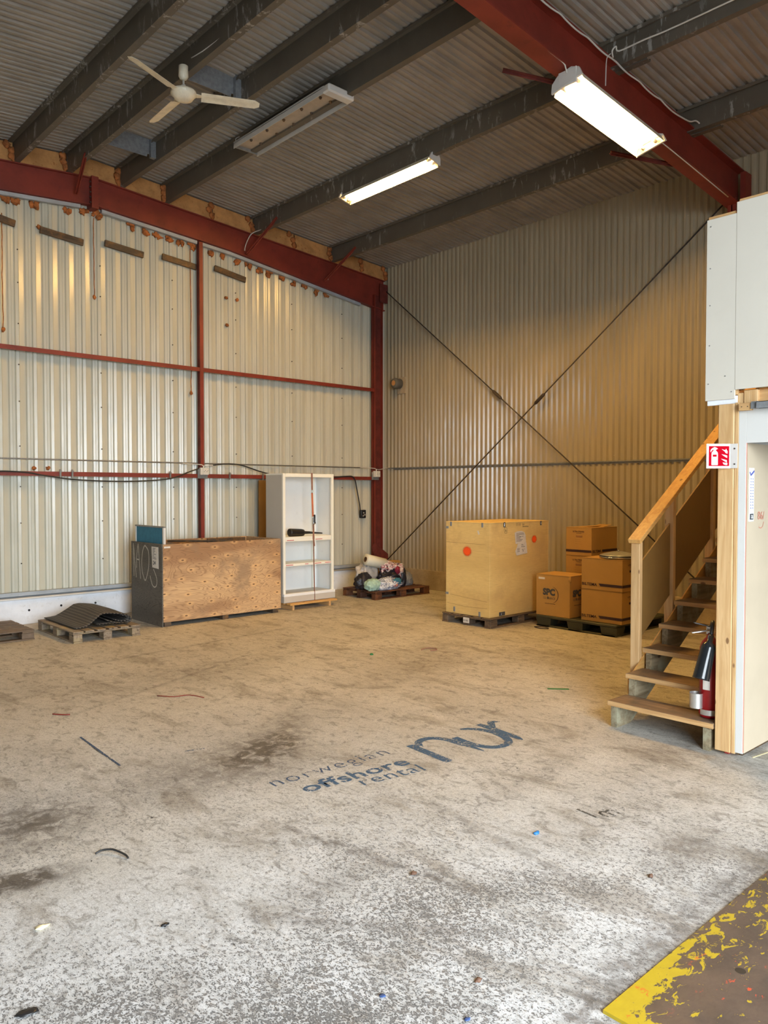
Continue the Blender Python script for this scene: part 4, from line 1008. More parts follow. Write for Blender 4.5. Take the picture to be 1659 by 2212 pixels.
# ------------------------------------------------------------------ cardboard boxes
def carton(x0, x1, y0, y1, z0, z1, label, group=None):
    t = thing('cardboard_box', label, 'box', ((x0+x1)/2, (y0+y1)/2, z0), group)
    MB().box(x0, x1, y0, y1, z0, z1-.006, .003).build('body', 'card', t)
    xm = (x0+x1)/2
    for a_, b_ in ((x0-.002, xm-.002), (xm+.002, x1+.002)) if (x1-x0) < (y1-y0) else ():
        MB().box(a_, b_, y0-.002, y1+.002, z1-.006, z1, .001).build('flap', 'card', t)
    if (x1-x0) >= (y1-y0):
        ym = (y0+y1)/2
        for a_, b_ in ((y0-.002, ym-.002), (ym+.002, y1+.002)): MB().box(x0-.002, x1+.002, a_, b_, z1-.006, z1, .001).build('flap', 'card', t)
    return t
G = 'moving boxes stacked on the plastic pallet'
def moving_box(x0, x1, y0, y1, z0, z1, label, long_face):
    t = carton(x0, x1, y0, y1, z0, z1, label, G); bz0, bz1 = z0+.045, z0+.075
    e_ = .0015
    if long_face == 'x':     # long side faces -X: name at its left end, stripe after it
        lettering('BILTEMA', (x0-e_, y1-.01, bz0-.003), (0, -1, 0), (0, 0, 1), .20, .034, 'ink', 'lettering', t, bold=.018)
        MB().prism([(x0-e_, y1-.23, bz1), (x0-e_, y0, bz1), (x0-e_, y0, bz0), (x0-e_, y1-.25, bz0)], (-.001, 0, 0)).build('stripe', 'ink', t)
        MB().prism([(x0, y0-e_, bz1), (x1, y0-e_, bz1), (x1, y0-e_, bz0), (x0, y0-e_, bz0)], (0, -.001, 0)).build('stripe', 'ink', t)
        hx = (x0+x1)/2
        lettering('ULTRA STRONG', (hx-.08, y0-e_, z1-.075), (1, 0, 0), (0, 0, 1), .16, .020, 'ink', 'lettering', t, bold=.02)
        MB().ribbon([(hx-.04, y0-e_, z1-.088), (hx+.04, y0-e_, z1-.088)], .004, (0, -1, 0), .001).build('print_line', 'ink', t)
        MB().box(hx-.045, hx+.045, y0-.002, y0+.01, z1-.15, z1-.125, .001).build('handle_hole', 'ink', t)
    else:                    # short end faces -X
        MB().prism([(x0-e_, y1, bz1), (x0-e_, y0, bz1), (x0-e_, y0, bz0), (x0-e_, y1, bz0)], (-.001, 0, 0)).build('stripe', 'ink', t)
        hy = (y0+y1)/2
        lettering('ULTRA STRONG', (x0-e_, hy+.085, z1-.062), (0, -1, 0), (0, 0, 1), .165, .020, 'ink', 'lettering', t, bold=.02)
        MB().ribbon([(x0-e_, hy+.035, z1-.074), (x0-e_, hy-.04, z1-.074)], .004, (-1, 0, 0), .001).build('print_line', 'ink', t)
        MB().box(x0-.002, x0+.01, hy-.055, hy+.04, z1-.125, z1-.10, .001).build('handle_hole', 'card_dark', t)
        for k in range(3): MB().ribbon([(x0-e_, hy+.05, z1-.15-k*.028), (x0-e_, hy-.03-.01*k, z1-.152-k*.028)], .0025, (-1, 0, 0), .0008).build('print_line', 'card_dark', t)
        lettering('BILTEMA', (x0+.02, y0-e_, bz0-.003), (1, 0, 0), (0, 0, 1), .20, .036, 'ink', 'lettering', t, bold=.018)
        MB().prism([(x0+.24, y0-e_, bz1), (x1, y0-e_, bz1), (x1, y0-e_, bz0), (x0+.24, y0-e_, bz0)], (0, -.001, 0)).build('stripe', 'ink', t)
    return t
moving_box(7.78, 8.17, 4.535, 5.065, .137, .507, 'striped brown moving box, lower of the two nearest the stair post', 'x')
b2 = moving_box(7.775, 8.165, 4.53, 5.06, .509, .872, 'striped brown moving box under the round metal lid', 'x')
moving_box(8.31, 8.90, 5.27, 5.64, .137, .484, 'striped brown moving box at the hidden bottom of the rear stack', 'y')
moving_box(8.31, 8.90, 5.27, 5.64, .486, .833, 'striped brown moving box in the middle of the rear stack', 'y')
b5 = moving_box(8.305, 8.895, 5.265, 5.635, .835, 1.19, 'striped brown moving box topmost of the rear stack, beside yellow crate', 'y')
MB().bar((8.31, 5.45, 1.192), (8.75, 5.40, 1.205), .10, .003, up=(0, 0, 1)).build('flap', 'card', b5)
MB().prism([(8.6, 5.28, 1.19), (8.78, 5.28, 1.215), (8.78, 5.45, 1.215), (8.6, 5.45, 1.19)], (0, 0, .003)).build('flap', 'card', b5)
s = carton(7.73, 8.12, 5.19, 5.67, .137, .637, 'brown cardboard box with dark round SPC logo beside the yellow crate')
def spc(o, u, nrm, sc=1.):
    o, u = Vector(o), Vector(u); v = Vector((0, 0, 1))
    P = lambda a_, b_: o+u*a_+v*b_
    lettering('SPC', P(0, 0), u, v, .175, .085, 'ink_grey', 'lettering', s, bold=.055)
    lettering('II', P(.062, -.045), u, v, .024, .030, 'ink_grey', 'lettering', s, bold=.04)
    lettering('BRICK', P(.098, -.046), u, v, .085, .028, 'ink_grey', 'lettering', s)
    for k in (0, 1): MB().ribbon([P(.005, -.024-k*.016), P(.052, -.028-k*.016)], .004, nrm, .0015).build('print_line', 'ink_grey', s)
    arc = [P(.105+.115*math.cos(q), .01+.105*math.sin(q)) for q in np.linspace(1.25, -1.2, 20)]
    MB().ribbon(arc, [.002+.007*math.sin(math.pi*i/19) for i in range(20)], nrm, .0015).build('logo_arc', 'ink', s)
    MB().ribbon([P(.03, -.098), P(.18, -.10)], .005, nrm, .0015).build('print_line', 'ink', s)
spc((7.7285, 5.57, .385), (0, -1, 0), (-1, 0, 0)); spc((7.79, 5.1885, .385), (1, 0, 0), (0, -1, 0))
MB().box(7.727, 7.73, 5.545, 5.635, .575, .60).build('sticker', 'paper', s)
MB().blob((7.74, 5.195, .60), (.018, .018, .04), 2, .5, 4, 3).build('crushed_corner', 'card', s)
# round metal lid
t = thing('metal_lid', 'round domed metal lid with dark rubber edge resting on the nearer moving box', 'lid', (7.98, 4.70, .873))
MB().lathe((7.98, 4.70, .873), (0, 0, 1), [(0, .12), (.004, .20), (.012, .215), (.02, .215)], 40).build('rim', 'steel', t)
MB().lathe((7.98, 4.70, .893), (0, 0, 1), [(0, .213), (.014, .213)], 40).build('seal', 'black', t)
MB().lathe((7.98, 4.70, .907), (0, 0, 1), [(0, .213), (.006, .205), (.022, .15), (.038, .08), (.045, .02)], 40).build('dome', 'alu', t)
MB().lathe((7.98, 4.70, .95), (0, 0, 1), [(0, .01), (.006, .016), (.014, .014), (.018, .004)], 14).build('knob', 'steel', t)

# ------------------------------------------------------------------ rubbish heap in the corner
t = thing('plastic_roll', 'white plastic film roll leaning on the corner rubbish heap', 'roll', (8.1, 9.0, .45))
d = Vector((.344, -.06, -.09)); MB().lathe((7.83, 8.97, .585), d, [(0, .04), (0, .085), (.005, .088), (.36, .088), (.365, .04)], 24, caps=False).build('film', 'roll', t)
MB().lathe(Vector((7.83, 8.97, .585))+d.normalized()*-.003, d, [(0, .036), (0, .042), (.36, .042), (.36, .036)], 20, caps=False).build('core', 'card_dark', t)
def heap(name, label, cat, c, r, mat, amp=.3, freq=2.5, seed=1, flat=.126, sub=4):
    return tag(MB().blob(c, r, sub, amp, freq, seed, flat).build(name, mat), label, cat, 'bags and cloths in the corner heap')
heap('plastic_bag', 'bluish white see-through plastic bag at the front of the heap', 'bag', (8.06, 8.72, .20), (.27, .11, .10), 'poly_mix', .3, 2.6, 2)
heap('cloth', 'mint green cloth bundle in a bag at front left of heap', 'cloth', (7.78, 8.74, .21), (.14, .10, .095), 'mint', .25, 3, 5)
heap('black_bag', 'dark navy bag at the left end of the heap', 'bag', (7.76, 8.93, .24), (.15, .12, .13), 'navy_cloth', .3, 2.5, 8)
heap('plastic_sheet', 'crumpled grey translucent sheet below the white roll', 'sheet', (7.93, 9.05, .32), (.20, .12, .20), 'poly_grey', .35, 3, 11)
heap('black_bag', 'black bag across the middle of the heap', 'bag', (8.22, 8.86, .30), (.20, .11, .12), 'navy_cloth', .4, 3, 14)
heap('cloth', 'black and white patterned cloth draped over the top of the heap', 'cloth', (8.22, 8.88, .44), (.15, .09, .10), 'striped', .35, 2.2, 17, None)
heap('cloth', 'black, red and white patterned cloth at the right of the heap', 'cloth', (8.40, 8.85, .36), (.13, .09, .13), 'striped', .35, 2.2, 19, None)
heap('cloth', 'dark red cloth scrap near the top of the heap', 'cloth', (8.33, 8.77, .40), (.045, .025, .06), 'red_cloth', .4, 2.5, 23, None, 3)
heap('black_bag', 'black cloth hanging down the right end of the heap', 'bag', (8.46, 8.80, .26), (.06, .06, .17), 'navy_cloth', .25, 2, 25)
heap('cloth', 'blue patch of cloth inside the front plastic bag', 'cloth', (8.20, 8.65, .245), (.09, .035, .05), 'blue_board', .4, 3.5, 31, None, 3)
heap('cloth', 'red printed scrap on the front plastic bag', 'cloth', (8.13, 8.615, .19), (.05, .02, .025), 'pen_red', .4, 2.5, 33, None, 3)
heap('plastic_sheet', 'grey cloth and plastic at the far right of the heap', 'sheet', (8.66, 8.95, .20), (.13, .12, .13), 'grey_cloth', .35, 3, 37)
heap('plastic_sheet', 'pale torn plastic behind the right of the heap', 'sheet', (8.62, 9.08, .30), (.17, .08, .15), 'poly_grey', .35, 3, 41)
tag(MB().box(8.15, 8.75, 9.15, 9.30, .126, .50, .004).build('cardboard_box', 'card'), 'brown cardboard box behind the corner rubbish heap', 'box')

# ------------------------------------------------------------------ office corner and mezzanine
PXF = 4.80
def s_box(name, mat, *a, bev=.0): return structure(MB().box(*a, bev).build(name, mat))
wall_off = struct_empty('wall_office')
MB().box(PXF, 9.1, 1.985, 2.02, .03, 2.18).build('stair_side_board', 'gypsum', wall_off)
MB().box(PXF+.012, 9.1, 1.965, 1.985, .03, 1.94).build('cream_board_lamplit', 'cream_board_lamplit', wall_off)
MB().box(PXF-.012, PXF+.001, 1.965, 2.012, .03, 2.18, .002).build('edge_board', 'gypsum', wall_off)
MB().box(PXF-.014, PXF+.03, 2.012, 2.035, .02, 2.19, .002).build('edge_stud', 'pine_z', wall_off)
MB().box(PXF-.010, PXF-.006, 1.9615, 1.965, .04, 1.94).build('red_edge_strip', 'pen_red', wall_off)
hd = MB().box(PXF-.012, PXF, YF+.3, 1.965, 1.94, 2.165).build('header_board', 'gypsum', wall_off)
MB().box(PXF+.02, PXF+.06, YF+.3, 1.96, 1.96, 2.2).build('header_beam', 'pine_y', wall_off)
lp = tag(MB().box(PXF-.02, PXF+.075, 2.037, 2.135, .02, 2.185, .004).build('corner_post', 'pine_z'), 'light pine corner post with knots, fire extinguisher sign fixed to it', 'post')
# mezzanine
mz = struct_empty('wall_mezzanine')
MB().box(PXF-.012, PXF, -1.6, 2.04, 2.27, 3.41, .002).build('white_panel', 'gypsum_lamplit', mz)
MB().box(PXF-.010, PXF+.003, 2.04, 2.225, 2.215, 3.345, .002).build('white_panel', 'gypsum_lamplit', mz)
MB().box(PXF+.002, PXF+.013, 2.03, 2.215, 2.185, 2.235, .001).build('white_strip', 'plinth', mz)
MB().box(PXF, PXF+.045, -1.6, 2.03, 3.40, 3.428, .003).build('cap_board', 'pine_y', mz)
MB().box(PXF, PXF+.045, 2.05, 2.22, 3.335, 3.365, .003).build('cap_board', 'pine_y', mz)
MB().box(PXF+.003, PXF+.03, 2.03, 2.215, 2.24, 3.335).build('stud', 'pine_z', mz)
MB().box(PXF, PXF+.002, -1.6, 2.04, 2.3, 3.40).build('backing', 'pine_y', mz)
for y in np.arange(-1.4, 2.0, .42): MB().box(PXF+.004, PXF+.045, y, y+.045, 2.28, 3.40).build('stud', 'pine_z', mz)
for (y, z) in ((2.20, 3.30), (2.20, 3.04), (2.20, 2.81), (2.2, 2.56), (2.205, 2.32), (2.10, 2.36), (2.06, 2.26)): MB().cyl((PXF-.0125, y, z), (PXF-.010, y, z), .004, 6).build('screw', 'tray', mz)
fl = struct_empty('floor_mezzanine')
MB().box(PXF+.06, 9.15, YF+.1, 2.10, 2.25, 2.272).build('deck', 'pine_x_lamplit', fl)
MB().box(8.05, 9.15, 2.10, 3.0, 2.25, 2.272).build('deck', 'pine_x_lamplit', fl)
MB().box(PXF+.06, 9.15, YF+.1, 2.0, 2.17, 2.18).build('soffit', 'gypsum', fl)
for k, y in enumerate(np.arange(-2.0, 2.05, .4)): MB().box(PXF+.05, 9.1, y, y+.045, 2.18, 2.25).build('joist', 'pine_x_lamplit', fl)
MB().box(PXF+.012, PXF+.05, 1.995, 2.03, 2.165, 2.25, .002).build('joist_end', 'pine_z', fl)
for y0_, y1_ in ((1.91, 1.955), (1.75, 1.795), (1.955, 1.99)): MB().box(PXF+.005, PXF+.05, y0_, y1_, 2.168, 2.262, .002).build('joist_end', 'pine_z', fl)
MB().box(PXF+.035, PXF+.05, -1.5, 1.98, 2.17, 2.262).build('rim_board', 'pine_y', fl)
# sliding door rail on the header
t = thing('door_rail', 'galvanised sliding door rail with pine end block above the doorway', 'rail', (PXF-.03, 1.4, 2.15))
MB().box(PXF-.05, PXF-.013, 1.925, 2.0, 2.135, 2.18, .003).build('end_block', 'pine_y', t)
MB().box(PXF-.058, PXF-.05, 1.885, 1.925, 2.14, 2.178, .002).box(PXF-.05, PXF-.013, 1.885, 1.925, 2.168, 2.185, .001).build('bracket', 'galv_plate', t)
m = MB().box(PXF-.075, PXF-.072, -.8, 1.885, 2.14, 2.18).box(PXF-.075, PXF-.03, -.8, 1.885, 2.177, 2.18).box(PXF-.033, PXF-.03, -.8, 1.885, 2.14, 2.18)
m.build('track', 'galv_plate', t)
for y in (1.98, 1.945): MB().cyl((PXF-.052, y, 2.157), (PXF-.05, y, 2.157), .003, 6).build('screw', 'rod', t)
# strip sticker and marker scribble on the cream board
t2 = thing('strip_sticker', 'narrow white printed strip stuck on cream board by the doorway', 'sticker', (4.86, 1.964, 1.55))
MB().box(4.828, 4.905, 1.962, 1.964, 1.46, 1.79, .001).build('strip', 'sign_white', t2)
NB = (0, -1, 0)
MB().ribbon([(4.836, 1.961, 1.765), (4.85, 1.961, 1.745), (4.90, 1.961, 1.772)], .012, NB, .001).build('print_tick', 'pen_blue', t2)
for k in range(11):
    for x in (4.848, 4.878): MB().ribbon([(x, 1.961, 1.725-k*.018), (x+.010, 1.961, 1.721-k*.018)], .005, NB, .001).build('print_mark', 'pen_blue', t2)
MB().box(4.845, 4.893, 1.960, 1.962, 1.472, 1.508).build('print_block', 'ink_grey', t2)
lettering('a', (4.855, 1.960, 1.478), (1, 0, 0), (0, 0, 1), .028, .024, 'sign_white', 'lettering', t2, bold=.02)
t3 = thing('marker_scribble', 'faint red marker numbers and arrow on the cream board', 'scribble', (5.0, 1.963, 1.45))
lettering('86/', (4.965, 1.9635, 1.47), (1, 0, 0), (0, 0, 1), .10, .05, 'pen_red', 'lettering', t3)
MB().ribbon([(5.06, 1.9635, 1.455), (5.045, 1.9635, 1.425), (5.02, 1.9635, 1.415), (4.985, 1.9635, 1.42), (4.99, 1.9635, 1.43)], .005, NB, .001).build('stroke', 'pen_red', t3)
MB().box(PXF+.05, 5.4, 1.99, 2.01, .0, .03).build('packing_strip', 'dark_wood', wall_off)
tag(MB().box(4.82, 4.86, 2.06, 2.09, 0, .02, .003).build('red_foot_block', 'ink_red'), 'small red block beneath the pine corner post', 'block')

# sign
t = thing('extinguisher_sign', 'red and white fire extinguisher sign projecting from the pine post', 'sign', (4.775, 2.05, 1.79))
R = Vector((4.776, 2.052, 0)); Ld = Vector((-.737, .676, 0)); nS = Vector((-.676, -.737, 0)); up = Vector((0, 0, 1)); S = .150
z0s = 1.788; base = R+Vector((0, 0, z0s))
MB().prism([base, base+Ld*S, base+Ld*S+up*S, base+up*S], -nS*.003).build('plate', 'sign_white', t)
MB().box(4.772, 4.777, 2.012, 2.052, z0s, z0s+S).build('mounting_flange', 'white_lam', t)
for z in (.025, .12): MB().cyl((4.772, 2.028, z0s+z), (4.769, 2.028, z0s+z), .005, 8).build('screw', 'rod', t)
def sp(u, v, l=.0006): return base+Ld*S*(1-u)+up*S*v+nS*l
def sface(pts, mat, nm, l): MB().prism([sp(u, v, l) for u, v in pts], nS*.0005).build(nm, mat, t)
sface([(.09, .09), (.93, .09), (.93, .91), (.09, .91)], 'sign_red', 'red_field', .0004)
sface([(.20, .14), (.22, .13), (.44, .13), (.46, .14), (.46, .60), (.44, .66), (.38, .72), (.38, .76), (.46, .80), (.40, .84), (.33, .87), (.26, .84), (.18, .78), (.15, .70), (.17, .65), (.20, .72), (.28, .78), (.28, .72), (.22, .66), (.20, .60)], 'sign_white', 'extinguisher_symbol', .0012)
sface([(.25, .47), (.41, .47), (.41, .56), (.25, .56)], 'sign_red', 'symbol_label', .002)
for (cx_, cy_, k) in ((.74, .72, 1.), (.73, .52, 1.05), (.72, .33, 1.1)):
    sface([(cx_-.12*k, cy_+.06), (cx_-.02, cy_-.02), (cx_+.11, cy_-.10), (cx_+.11, cy_-.0), (cx_+.04, cy_+.02), (cx_-.06, cy_+.04)], 'sign_white', 'flame_symbol', .0012)
sface([(.73, .70), (.80, .80), (.84, .68), (.85, .60), (.78, .62)], 'sign_white', 'flame_symbol', .0014)
sface([(.66, .24), (.70, .16), (.80, .13), (.85, .14), (.85, .22), (.76, .22)], 'sign_white', 'flame_symbol', .0012)

# ------------------------------------------------------------------ staircase
st = thing('wooden_staircase', 'open pine staircase with handrail climbing beside the pine corner post', 'staircase', (5.2, 2.5, 0))
NX0, RUN, Z0, RISE = 4.77, .238, .183, .1525
y0s, y1s = 2.14, 2.885
NT_ = 13
for k in range(NT_):
    x = NX0+RUN*k; z = Z0+RISE*k
    tr = MB().box(x, x+.235, y0s, y1s, z-.036, z, .004).build('tread', 'tread', st)
    MB().box(x-.002, x+.001, y0s, y1s, z-.034, z-.003).build('nosing_edge', 'pine_y', tr)
for (ya, yb) in ((2.82, 2.865), (2.165, 2.21)):
    top = []
    for k in range(NT_):
        x = NX0+RUN*k; z = Z0+RISE*k-.037
        top += [(x+.012, z), (x+RUN+.010, z)]
    bot = [(NX0+RUN*NT_, Z0+RISE*(NT_-1)-.037-.20), (NX0+.20, .0), (NX0+.012, .0)]
    MB().prism([(x, ya, z) for x, z in top]+[(x, ya, z) for x, z in bot], (0, yb-ya, 0)).build('stringer', 'stringer', st)
x2 = NX0+RUN*NT_
MB().prism([(5.06, 2.888, .285), (x2, 2.888, Z0+RISE*(NT_-1)+.06), (x2, 2.888, Z0+RISE*(NT_-1)-.05), (5.06, 2.888, .175)], (0, .010, 0)).build('outer_string', 'pine_x_lamplit', st)
posts = ((5.215, .31, 1.27), (5.725, .60, 1.585), (6.42, 1.05, 2.02), (7.2, 1.55, 2.50), (7.95, 2.0, 2.98))
for x, za, zb in posts:
    MB().box(x, x+.045, 2.90, 2.97, za-.15 if za > .5 else .20, zb, .003).build('newel_post', 'pine_z', st)
def hz(x): return 1.285+(x-5.2)*.634
MB().bar((5.19, 2.93, hz(5.19)-.005), (8.1, 2.93, hz(8.1)), .10, .034, up=(0, 0, 1), bev=.003).build('handrail', 'pine_x_lamplit', st)
for (xa, xb, za, zb, h) in ((5.262, 5.724, 1.10, 1.395, .565), (5.772, 6.42, 1.42, 1.835, .59), (6.466, 7.2, 1.87, 2.34, .59), (7.246, 7.95, 2.37, 2.82, .59)):
    MB().prism([(xa, 2.925, za), (xb, 2.925, zb), (xb, 2.925, zb-h), (xa, 2.925, za-h)], (0, .012, 0)).build('infill_panel', 'hardboard', st)
# extinguisher standing on the first tread
ec = Vector((4.905, 2.225, .184))
t = thing('fire_extinguisher', 'red carbon dioxide fire extinguisher with glossy black horn on first stair tread', 'extinguisher', ec)
MB().lathe(ec, (0, 0, 1), [(0, .055), (.012, .064), (.45, .064), (.49, .05), (.52, .025), (.55, .02)], 28).build('cylinder', 'red_ext', t)
MB().lathe(ec+Vector((0, 0, .02)), (0, 0, 1), [(0, .0655), (.03, .0655)], 28, caps=False).build('base_band', 'ink_red', t)
MB().box(ec.x-.02, ec.x+.02, ec.y-.02, ec.y+.02, .72, .78, .004).build('valve', 'steel', t)
MB().bar((4.885, 2.225, .775), (4.81, 2.29, .80), .022, .006).build('lever', 'black', t)
MB().bar((4.885, 2.225, .75), (4.80, 2.30, .735), .022, .006).build('carry_handle', 'steel', t)
hA = Vector((4.83, 2.185, .73)); hB = Vector((4.755, 2.215, .455)); hd_ = (hB-hA)
MB().lathe(hA, hd_, [(0, .017), (.045, .018), (.06, .037), (.08, .044), (hd_.length-.01, .051), (hd_.length, .053), (hd_.length-.002, .046), (.2, .03)], 24).build('horn', 'gloss_black', t)
MB().tube([hA, (4.86, 2.19, .80), (4.89, 2.205, .80), (4.90, 2.22, .76)], .013, 8, 4).build('hose', 'black', t)
def wrap(z0_, z1_, a0, a1, r, nm, mat):
    m = MB(); n = 8; A = []
    for i in range(n+1):
        q = math.radians(a0+(a1-a0)*i/n); p = Vector((ec.x+r*math.cos(q), ec.y+r*math.sin(q), 0)); A.append((m.b.verts.new(p+Vector((0, 0, z0_))), m.b.verts.new(p+Vector((0, 0, z1_)))))
    for a_, b_ in zip(A, A[1:]): f = m.b.faces.new((a_[0], b_[0], b_[1], a_[1])); f.smooth = True
    m.build(nm, mat, t)
wrap(.37, .45, 165, 205, .0655, 'label', 'paper'); wrap(.465, .51, 165, 205, .0655, 'label', 'paper')
MB().lathe((4.845, 2.285, .245), (0, 0, 1), [(0, .042), (.095, .042)], 20, caps=False).build('cone_bracket', 'alu', t)
wrap(.205, .24, 150, 290, .068, 'bracket_band', 'alu')

# ------------------------------------------------------------------ steel plate at the gate
def gate_plate():
    x0, x1, y0, y1, z = 2.12, 5.6, YF+.2, 1.29, .012
    t = struct_empty('floor_gate_plate'); t.location = (x0, y0, 0)
    bm = bmesh.new(); st_ = .05
    holes = [(2.64, 1.08), (2.30, .98+.0), (3.3, 1.0)]
    nx, ny = int((x1-x0)/st_), int((y1-y0)/st_)
    vs = [[bm.verts.new((x0+(x1-x0)*i/nx, y0+(y1-y0)*j/ny, z)) for j in range(ny+1)] for i in range(nx+1)]
    for i in range(nx):
        for j in range(ny): bm.faces.new((vs[i][j], vs[i+1][j], vs[i+1][j+1], vs[i][j+1]))
    edge = [(vs[i][ny], vs[i+1][ny]) for i in range(nx)]+[(vs[0][j], vs[0][j+1]) for j in range(ny)]
    for a_, b_ in edge:
        c_ = bm.verts.new(a_.co*1+Vector((0, 0, -z))); d_ = bm.verts.new(b_.co+Vector((0, 0, -z))); bm.faces.new((a_, b_, d_, c_))
    bmesh.ops.translate(bm, verts=bm.verts, vec=-t.location)
    me = bpy.data.meshes.new('steel_plate'); bm.to_mesh(me); bm.free()
    co = np.empty(len(me.vertices)*3); me.vertices.foreach_get('co', co); co = co.reshape(-1, 3)+np.array(t.location)
    dx, dy = co[:, 0]-x0, y1-co[:, 1]
    e = np.minimum(dx*1.6, dy); val = np.exp(-(np.clip(e-.02, 0, 9)/.07)**2)*np.clip(1.05-dx*1.05, .10, 1)*.80+.30*np.exp(-(((co[:, 0]-3.2)/.4)**2+((co[:, 1]-1.05)/.2)**2))+.10
    at = me.attributes.new('yellow', 'FLOAT', 'POINT'); at.data.foreach_set('value', val.astype(np.float32))
    me.materials.append(MT['plate']); o = bpy.data.objects.new('steel_plate', me); COL.objects.link(o); o.parent = t
    for hx, hy in holes: MB().lathe((hx, hy, z), (0, 0, 1), [(0, .018), (.0003, .0175)], 20).build('bolt_hole_disc', 'black', t)  # flat black discs on the plate paint the dark inside of the holes
gate_plate()

# ------------------------------------------------------------------ painted marks and litter on the floor
u = Vector((.98, -.19, 0)).normalized(); v = Vector((.19, .98, 0)).normalized()
UX = Vector((.994, -.085, 0)).normalized(); VY = Vector((.09, .99, 0)).normalized()
FZ = .0008
lettering('norwegian', (2.42, 3.50, FZ), (1, -.05, 0), (.05, 1, 0), .84, .145, 'blue_paint_thin', 'lettering', floor, bold=-.014, lift=.0008, space=1.15)
lettering('offshore', (2.50, 3.345, FZ), (1, -.09, 0), (.09, 1, 0), .735, .125, 'blue_paint', 'lettering', floor, bold=.018, lift=.0008, space=1.05)
lettering('rental', (2.80, 3.215, FZ), (1, -.16, 0), (.16, 1, 0), .43, .11, 'blue_paint', 'lettering', floor, lift=.0008, bold=-.004, space=1.1)
def floor_stroke(pts, w, mat='blue_paint', nm='paint_stroke', sm=True, lift=.001):
    P = [Vector((a_, b_, lift)) for a_, b_ in pts]
    W = w if isinstance(w, list) else [w]*len(P)
    if sm and len(P) > 2:
        Q = []; WW = []
        for i in range(len(P)-1):
            a_, b_, c_, d_ = P[max(i-1, 0)], P[i], P[i+1], P[min(i+2, len(P)-1)]
            for k in range(5):
                q = k/5; Q.append(.5*((2*b_)+(c_-a_)*q+(2*a_-5*b_+4*c_-d_)*q*q+(3*b_-a_-3*c_+d_)*q**3)); WW.append(W[i]+(W[i+1]-W[i])*q)
        P = Q+[P[-1]]; W = WW+[W[-1]]
    MB().ribbon(P, W, (0, 0, 1)).build(nm, mat, floor)
floor_stroke([(3.46, 3.53), (3.43, 3.15)], .062, lift=.0012)
floor_stroke([(3.49, 3.46), (3.535, 3.525), (3.60, 3.55), (3.67, 3.53), (3.715, 3.46), (3.725, 3.38), (3.725, 3.30), (3.735, 3.23), (3.73, 3.13)], [.04, .05, .055, .055, .055, .055, .05, .035, .005], lift=.0014)
floor_stroke([(3.95, 3.53), (4.0, 3.50), (4.05, 3.43), (4.065, 3.33), (4.045, 3.22), (3.99, 3.14), (3.91, 3.115), (3.83, 3.14), (3.785, 3.22), (3.775, 3.33), (3.79, 3.44)], [.02, .045, .05, .055, .06, .055, .055, .055, .055, .06, .055], lift=.0016)
floor_stroke([(4.13, 3.52), (4.125, 3.40), (4.11, 3.28), (4.10, 3.17), (4.085, 3.10)], [.055, .06, .06, .055, .01], lift=.0018)
floor_stroke([(4.16, 3.40), (4.19, 3.45), (4.24, 3.49), (4.295, 3.455)], [.02, .05, .06, .004], lift=.002)
floor_stroke([(1.95, 5.14), (1.93, 4.79), (1.92, 4.44)], [.012, .02, .012], 'dark_paint', 'paint_line', False)
for k, (a_, b_) in enumerate((((1.95, 5.14), (1.92, 4.44)),)): floor_stroke([a_, b_], .014, 'blue_paint_thin', 'paint_line', False, .0015)
floor_stroke([(2.33, 4.41), (2.45, 4.375)], .018, 'blue_paint_thin', 'paint_line', False)
floor_stroke([(3.40, 2.23), (3.385, 2.10)], .014, 'dark_paint'); floor_stroke([(3.44, 2.13), (3.43, 2.06)], .014, 'dark_paint')
floor_stroke([(3.44, 2.12), (3.47, 2.125), (3.475, 2.05)], .014, 'dark_paint'); floor_stroke([(3.48, 2.11), (3.51, 2.11), (3.515, 2.04)], .014, 'dark_paint')
MT['blue_fleck'] = paint('blue_fleck', (.03, .07, .20), .6, var=.1); MT['brown_bit'] = paint('brown_bit', (.12, .06, .035), .7, var=.2)
def bit(nm, label, x, y, r, mat, cat='scrap', seed=1., g='litter on the floor'):
    tag(MB().blob((x, y, .004), r, 2, .7, 2.2, seed, .0004).build(nm, mat), label, cat, g)
bit('plastic_scrap', 'bright blue plastic scrap on floor below the dark floor letters', 3.01, 2.2, (.016, .011, .008), 'blue_scrap', seed=2)
bit('wood_chip', 'cream wood chip on the floor near the left edge', .98, 2.98, (.025, .012, .006), 'cream_chip', seed=4)
bit('rubber_scrap', 'black rubber scrap on floor right of the cream chip', 1.33, 2.68, (.015, .009, .006), 'black', seed=6)
bit('rubber_scrap', 'black rubber patch at the bottom left floor', .78, 2.52, (.03, .016, .004), 'black', seed=8)
bit('plastic_scrap', 'crumpled brown and pale wrapper on floor towards the steel plate', 1.95, 1.66, (.013, .008, .007), 'brown_bit', seed=10)
bit('plastic_scrap', 'small brown and white scrap on floor in mid foreground', 2.3, 2.32, (.014, .009, .008), 'brown_bit', seed=12)
bit('paint_chip', 'blue paint fleck on floor left of the wrapper', 1.66, 1.82, (.009, .009, .0012), 'blue_fleck', seed=14)
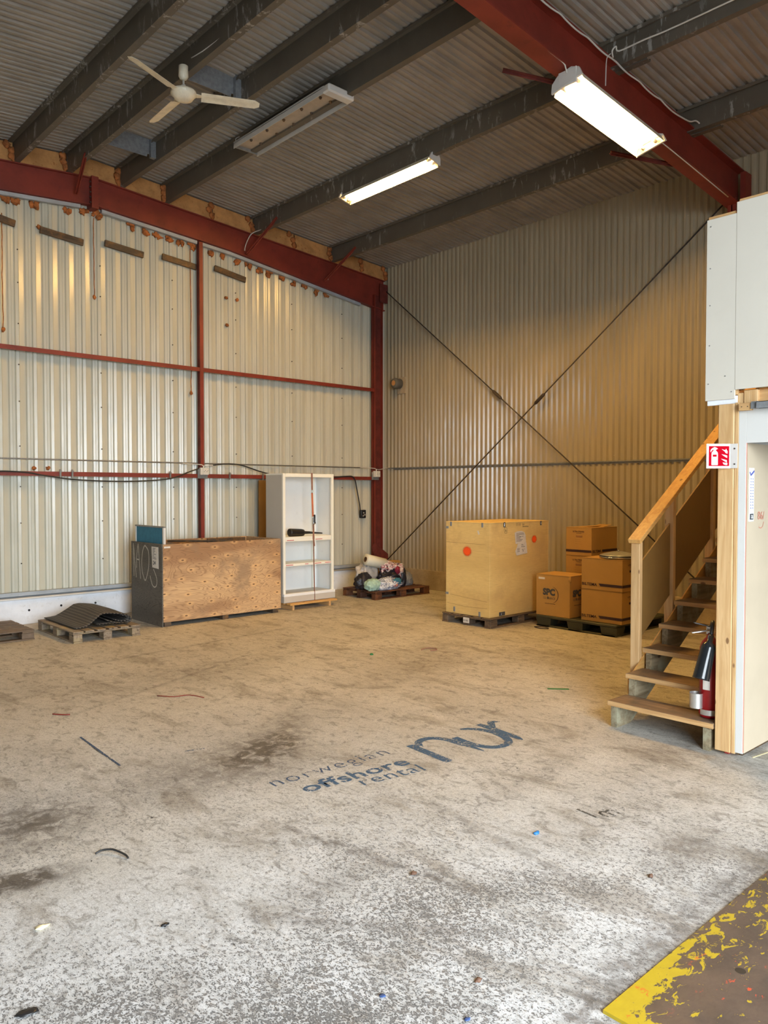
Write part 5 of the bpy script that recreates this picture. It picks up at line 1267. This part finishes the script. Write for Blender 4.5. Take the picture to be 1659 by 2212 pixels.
bit('paint_chip', 'larger blue paint fleck on floor below the wrapper', 1.78, 1.56, (.010, .008, .0012), 'blue_fleck', seed=16)
bit('leaf_scrap', 'brown curled scrap on floor above the steel plate edge', 3.03, 1.62, (.012, .009, .008), 'brown_bit', seed=18)
bit('ball_scrap', 'tiny yellow green crumb on the floor mid hall', 5.1, 5.75, (.018, .018, .014), 'green_tape', seed=20)
tag(MB().tube([(1.36, 3.42, .006), (1.39, 3.415, .014), (1.425, 3.38, .018), (1.45, 3.31, .012), (1.452, 3.28, .006)], .0045, 6, 4).build('cable_tie', 'black_cable'), 'curved dark cable tie lying on floor at left', 'cable tie', 'litter on the floor')
tag(MB().bar((5.30, 3.77, .002), (5.42, 3.64, .002), .035, .002).build('tape_strip', 'green_tape'), 'green tape strip stuck on floor before the staircase', 'tape', 'litter on the floor')
tag(MB().tube([(5.62, 5.56, .006), (5.70, 5.58, .012), (5.78, 5.52, .006), (5.74, 5.46, .006), (5.67, 5.48, .006)], .005, 5, 4).build('cord_scrap', 'strap_old'), 'small brown loop of cord on the floor mid hall', 'cord', 'litter on the floor')
tag(MB().tube([(2.80, 5.75, .004), (2.88, 5.62, .008), (3.0, 5.60, .004), (3.05, 5.45, .004)], .004, 5, 4).build('cord_scrap', 'red_steel'), 'red string scrap on the floor left of centre', 'cord', 'litter on the floor')
tag(MB().tube([(2.0, 5.80, .004), (2.05, 5.72, .006), (2.09, 5.70, .004)], .005, 5, 4).build('cord_scrap', 'red_steel'), 'short red string scrap on the floor near the left edge', 'cord', 'litter on the floor')
tag(MB().tube([(7.60, 5.40, .006), (7.56, 5.50, .006), (7.60, 5.60, .006), (7.66, 5.54, .006), (7.65, 5.44, .006), (7.60, 5.40, .006)], .006, 5, 4).build('wire_ring', 'rod'), 'oval wire ring on floor before the plastic pallet', 'ring', 'litter on the floor')
tag(MB().bar((4.86, 1.93, .003), (5.05, 1.90, .003), .008, .003).build('wood_splinter', 'cream_chip'), 'pale splinter on floor at the foot of the office wall', 'splinter')
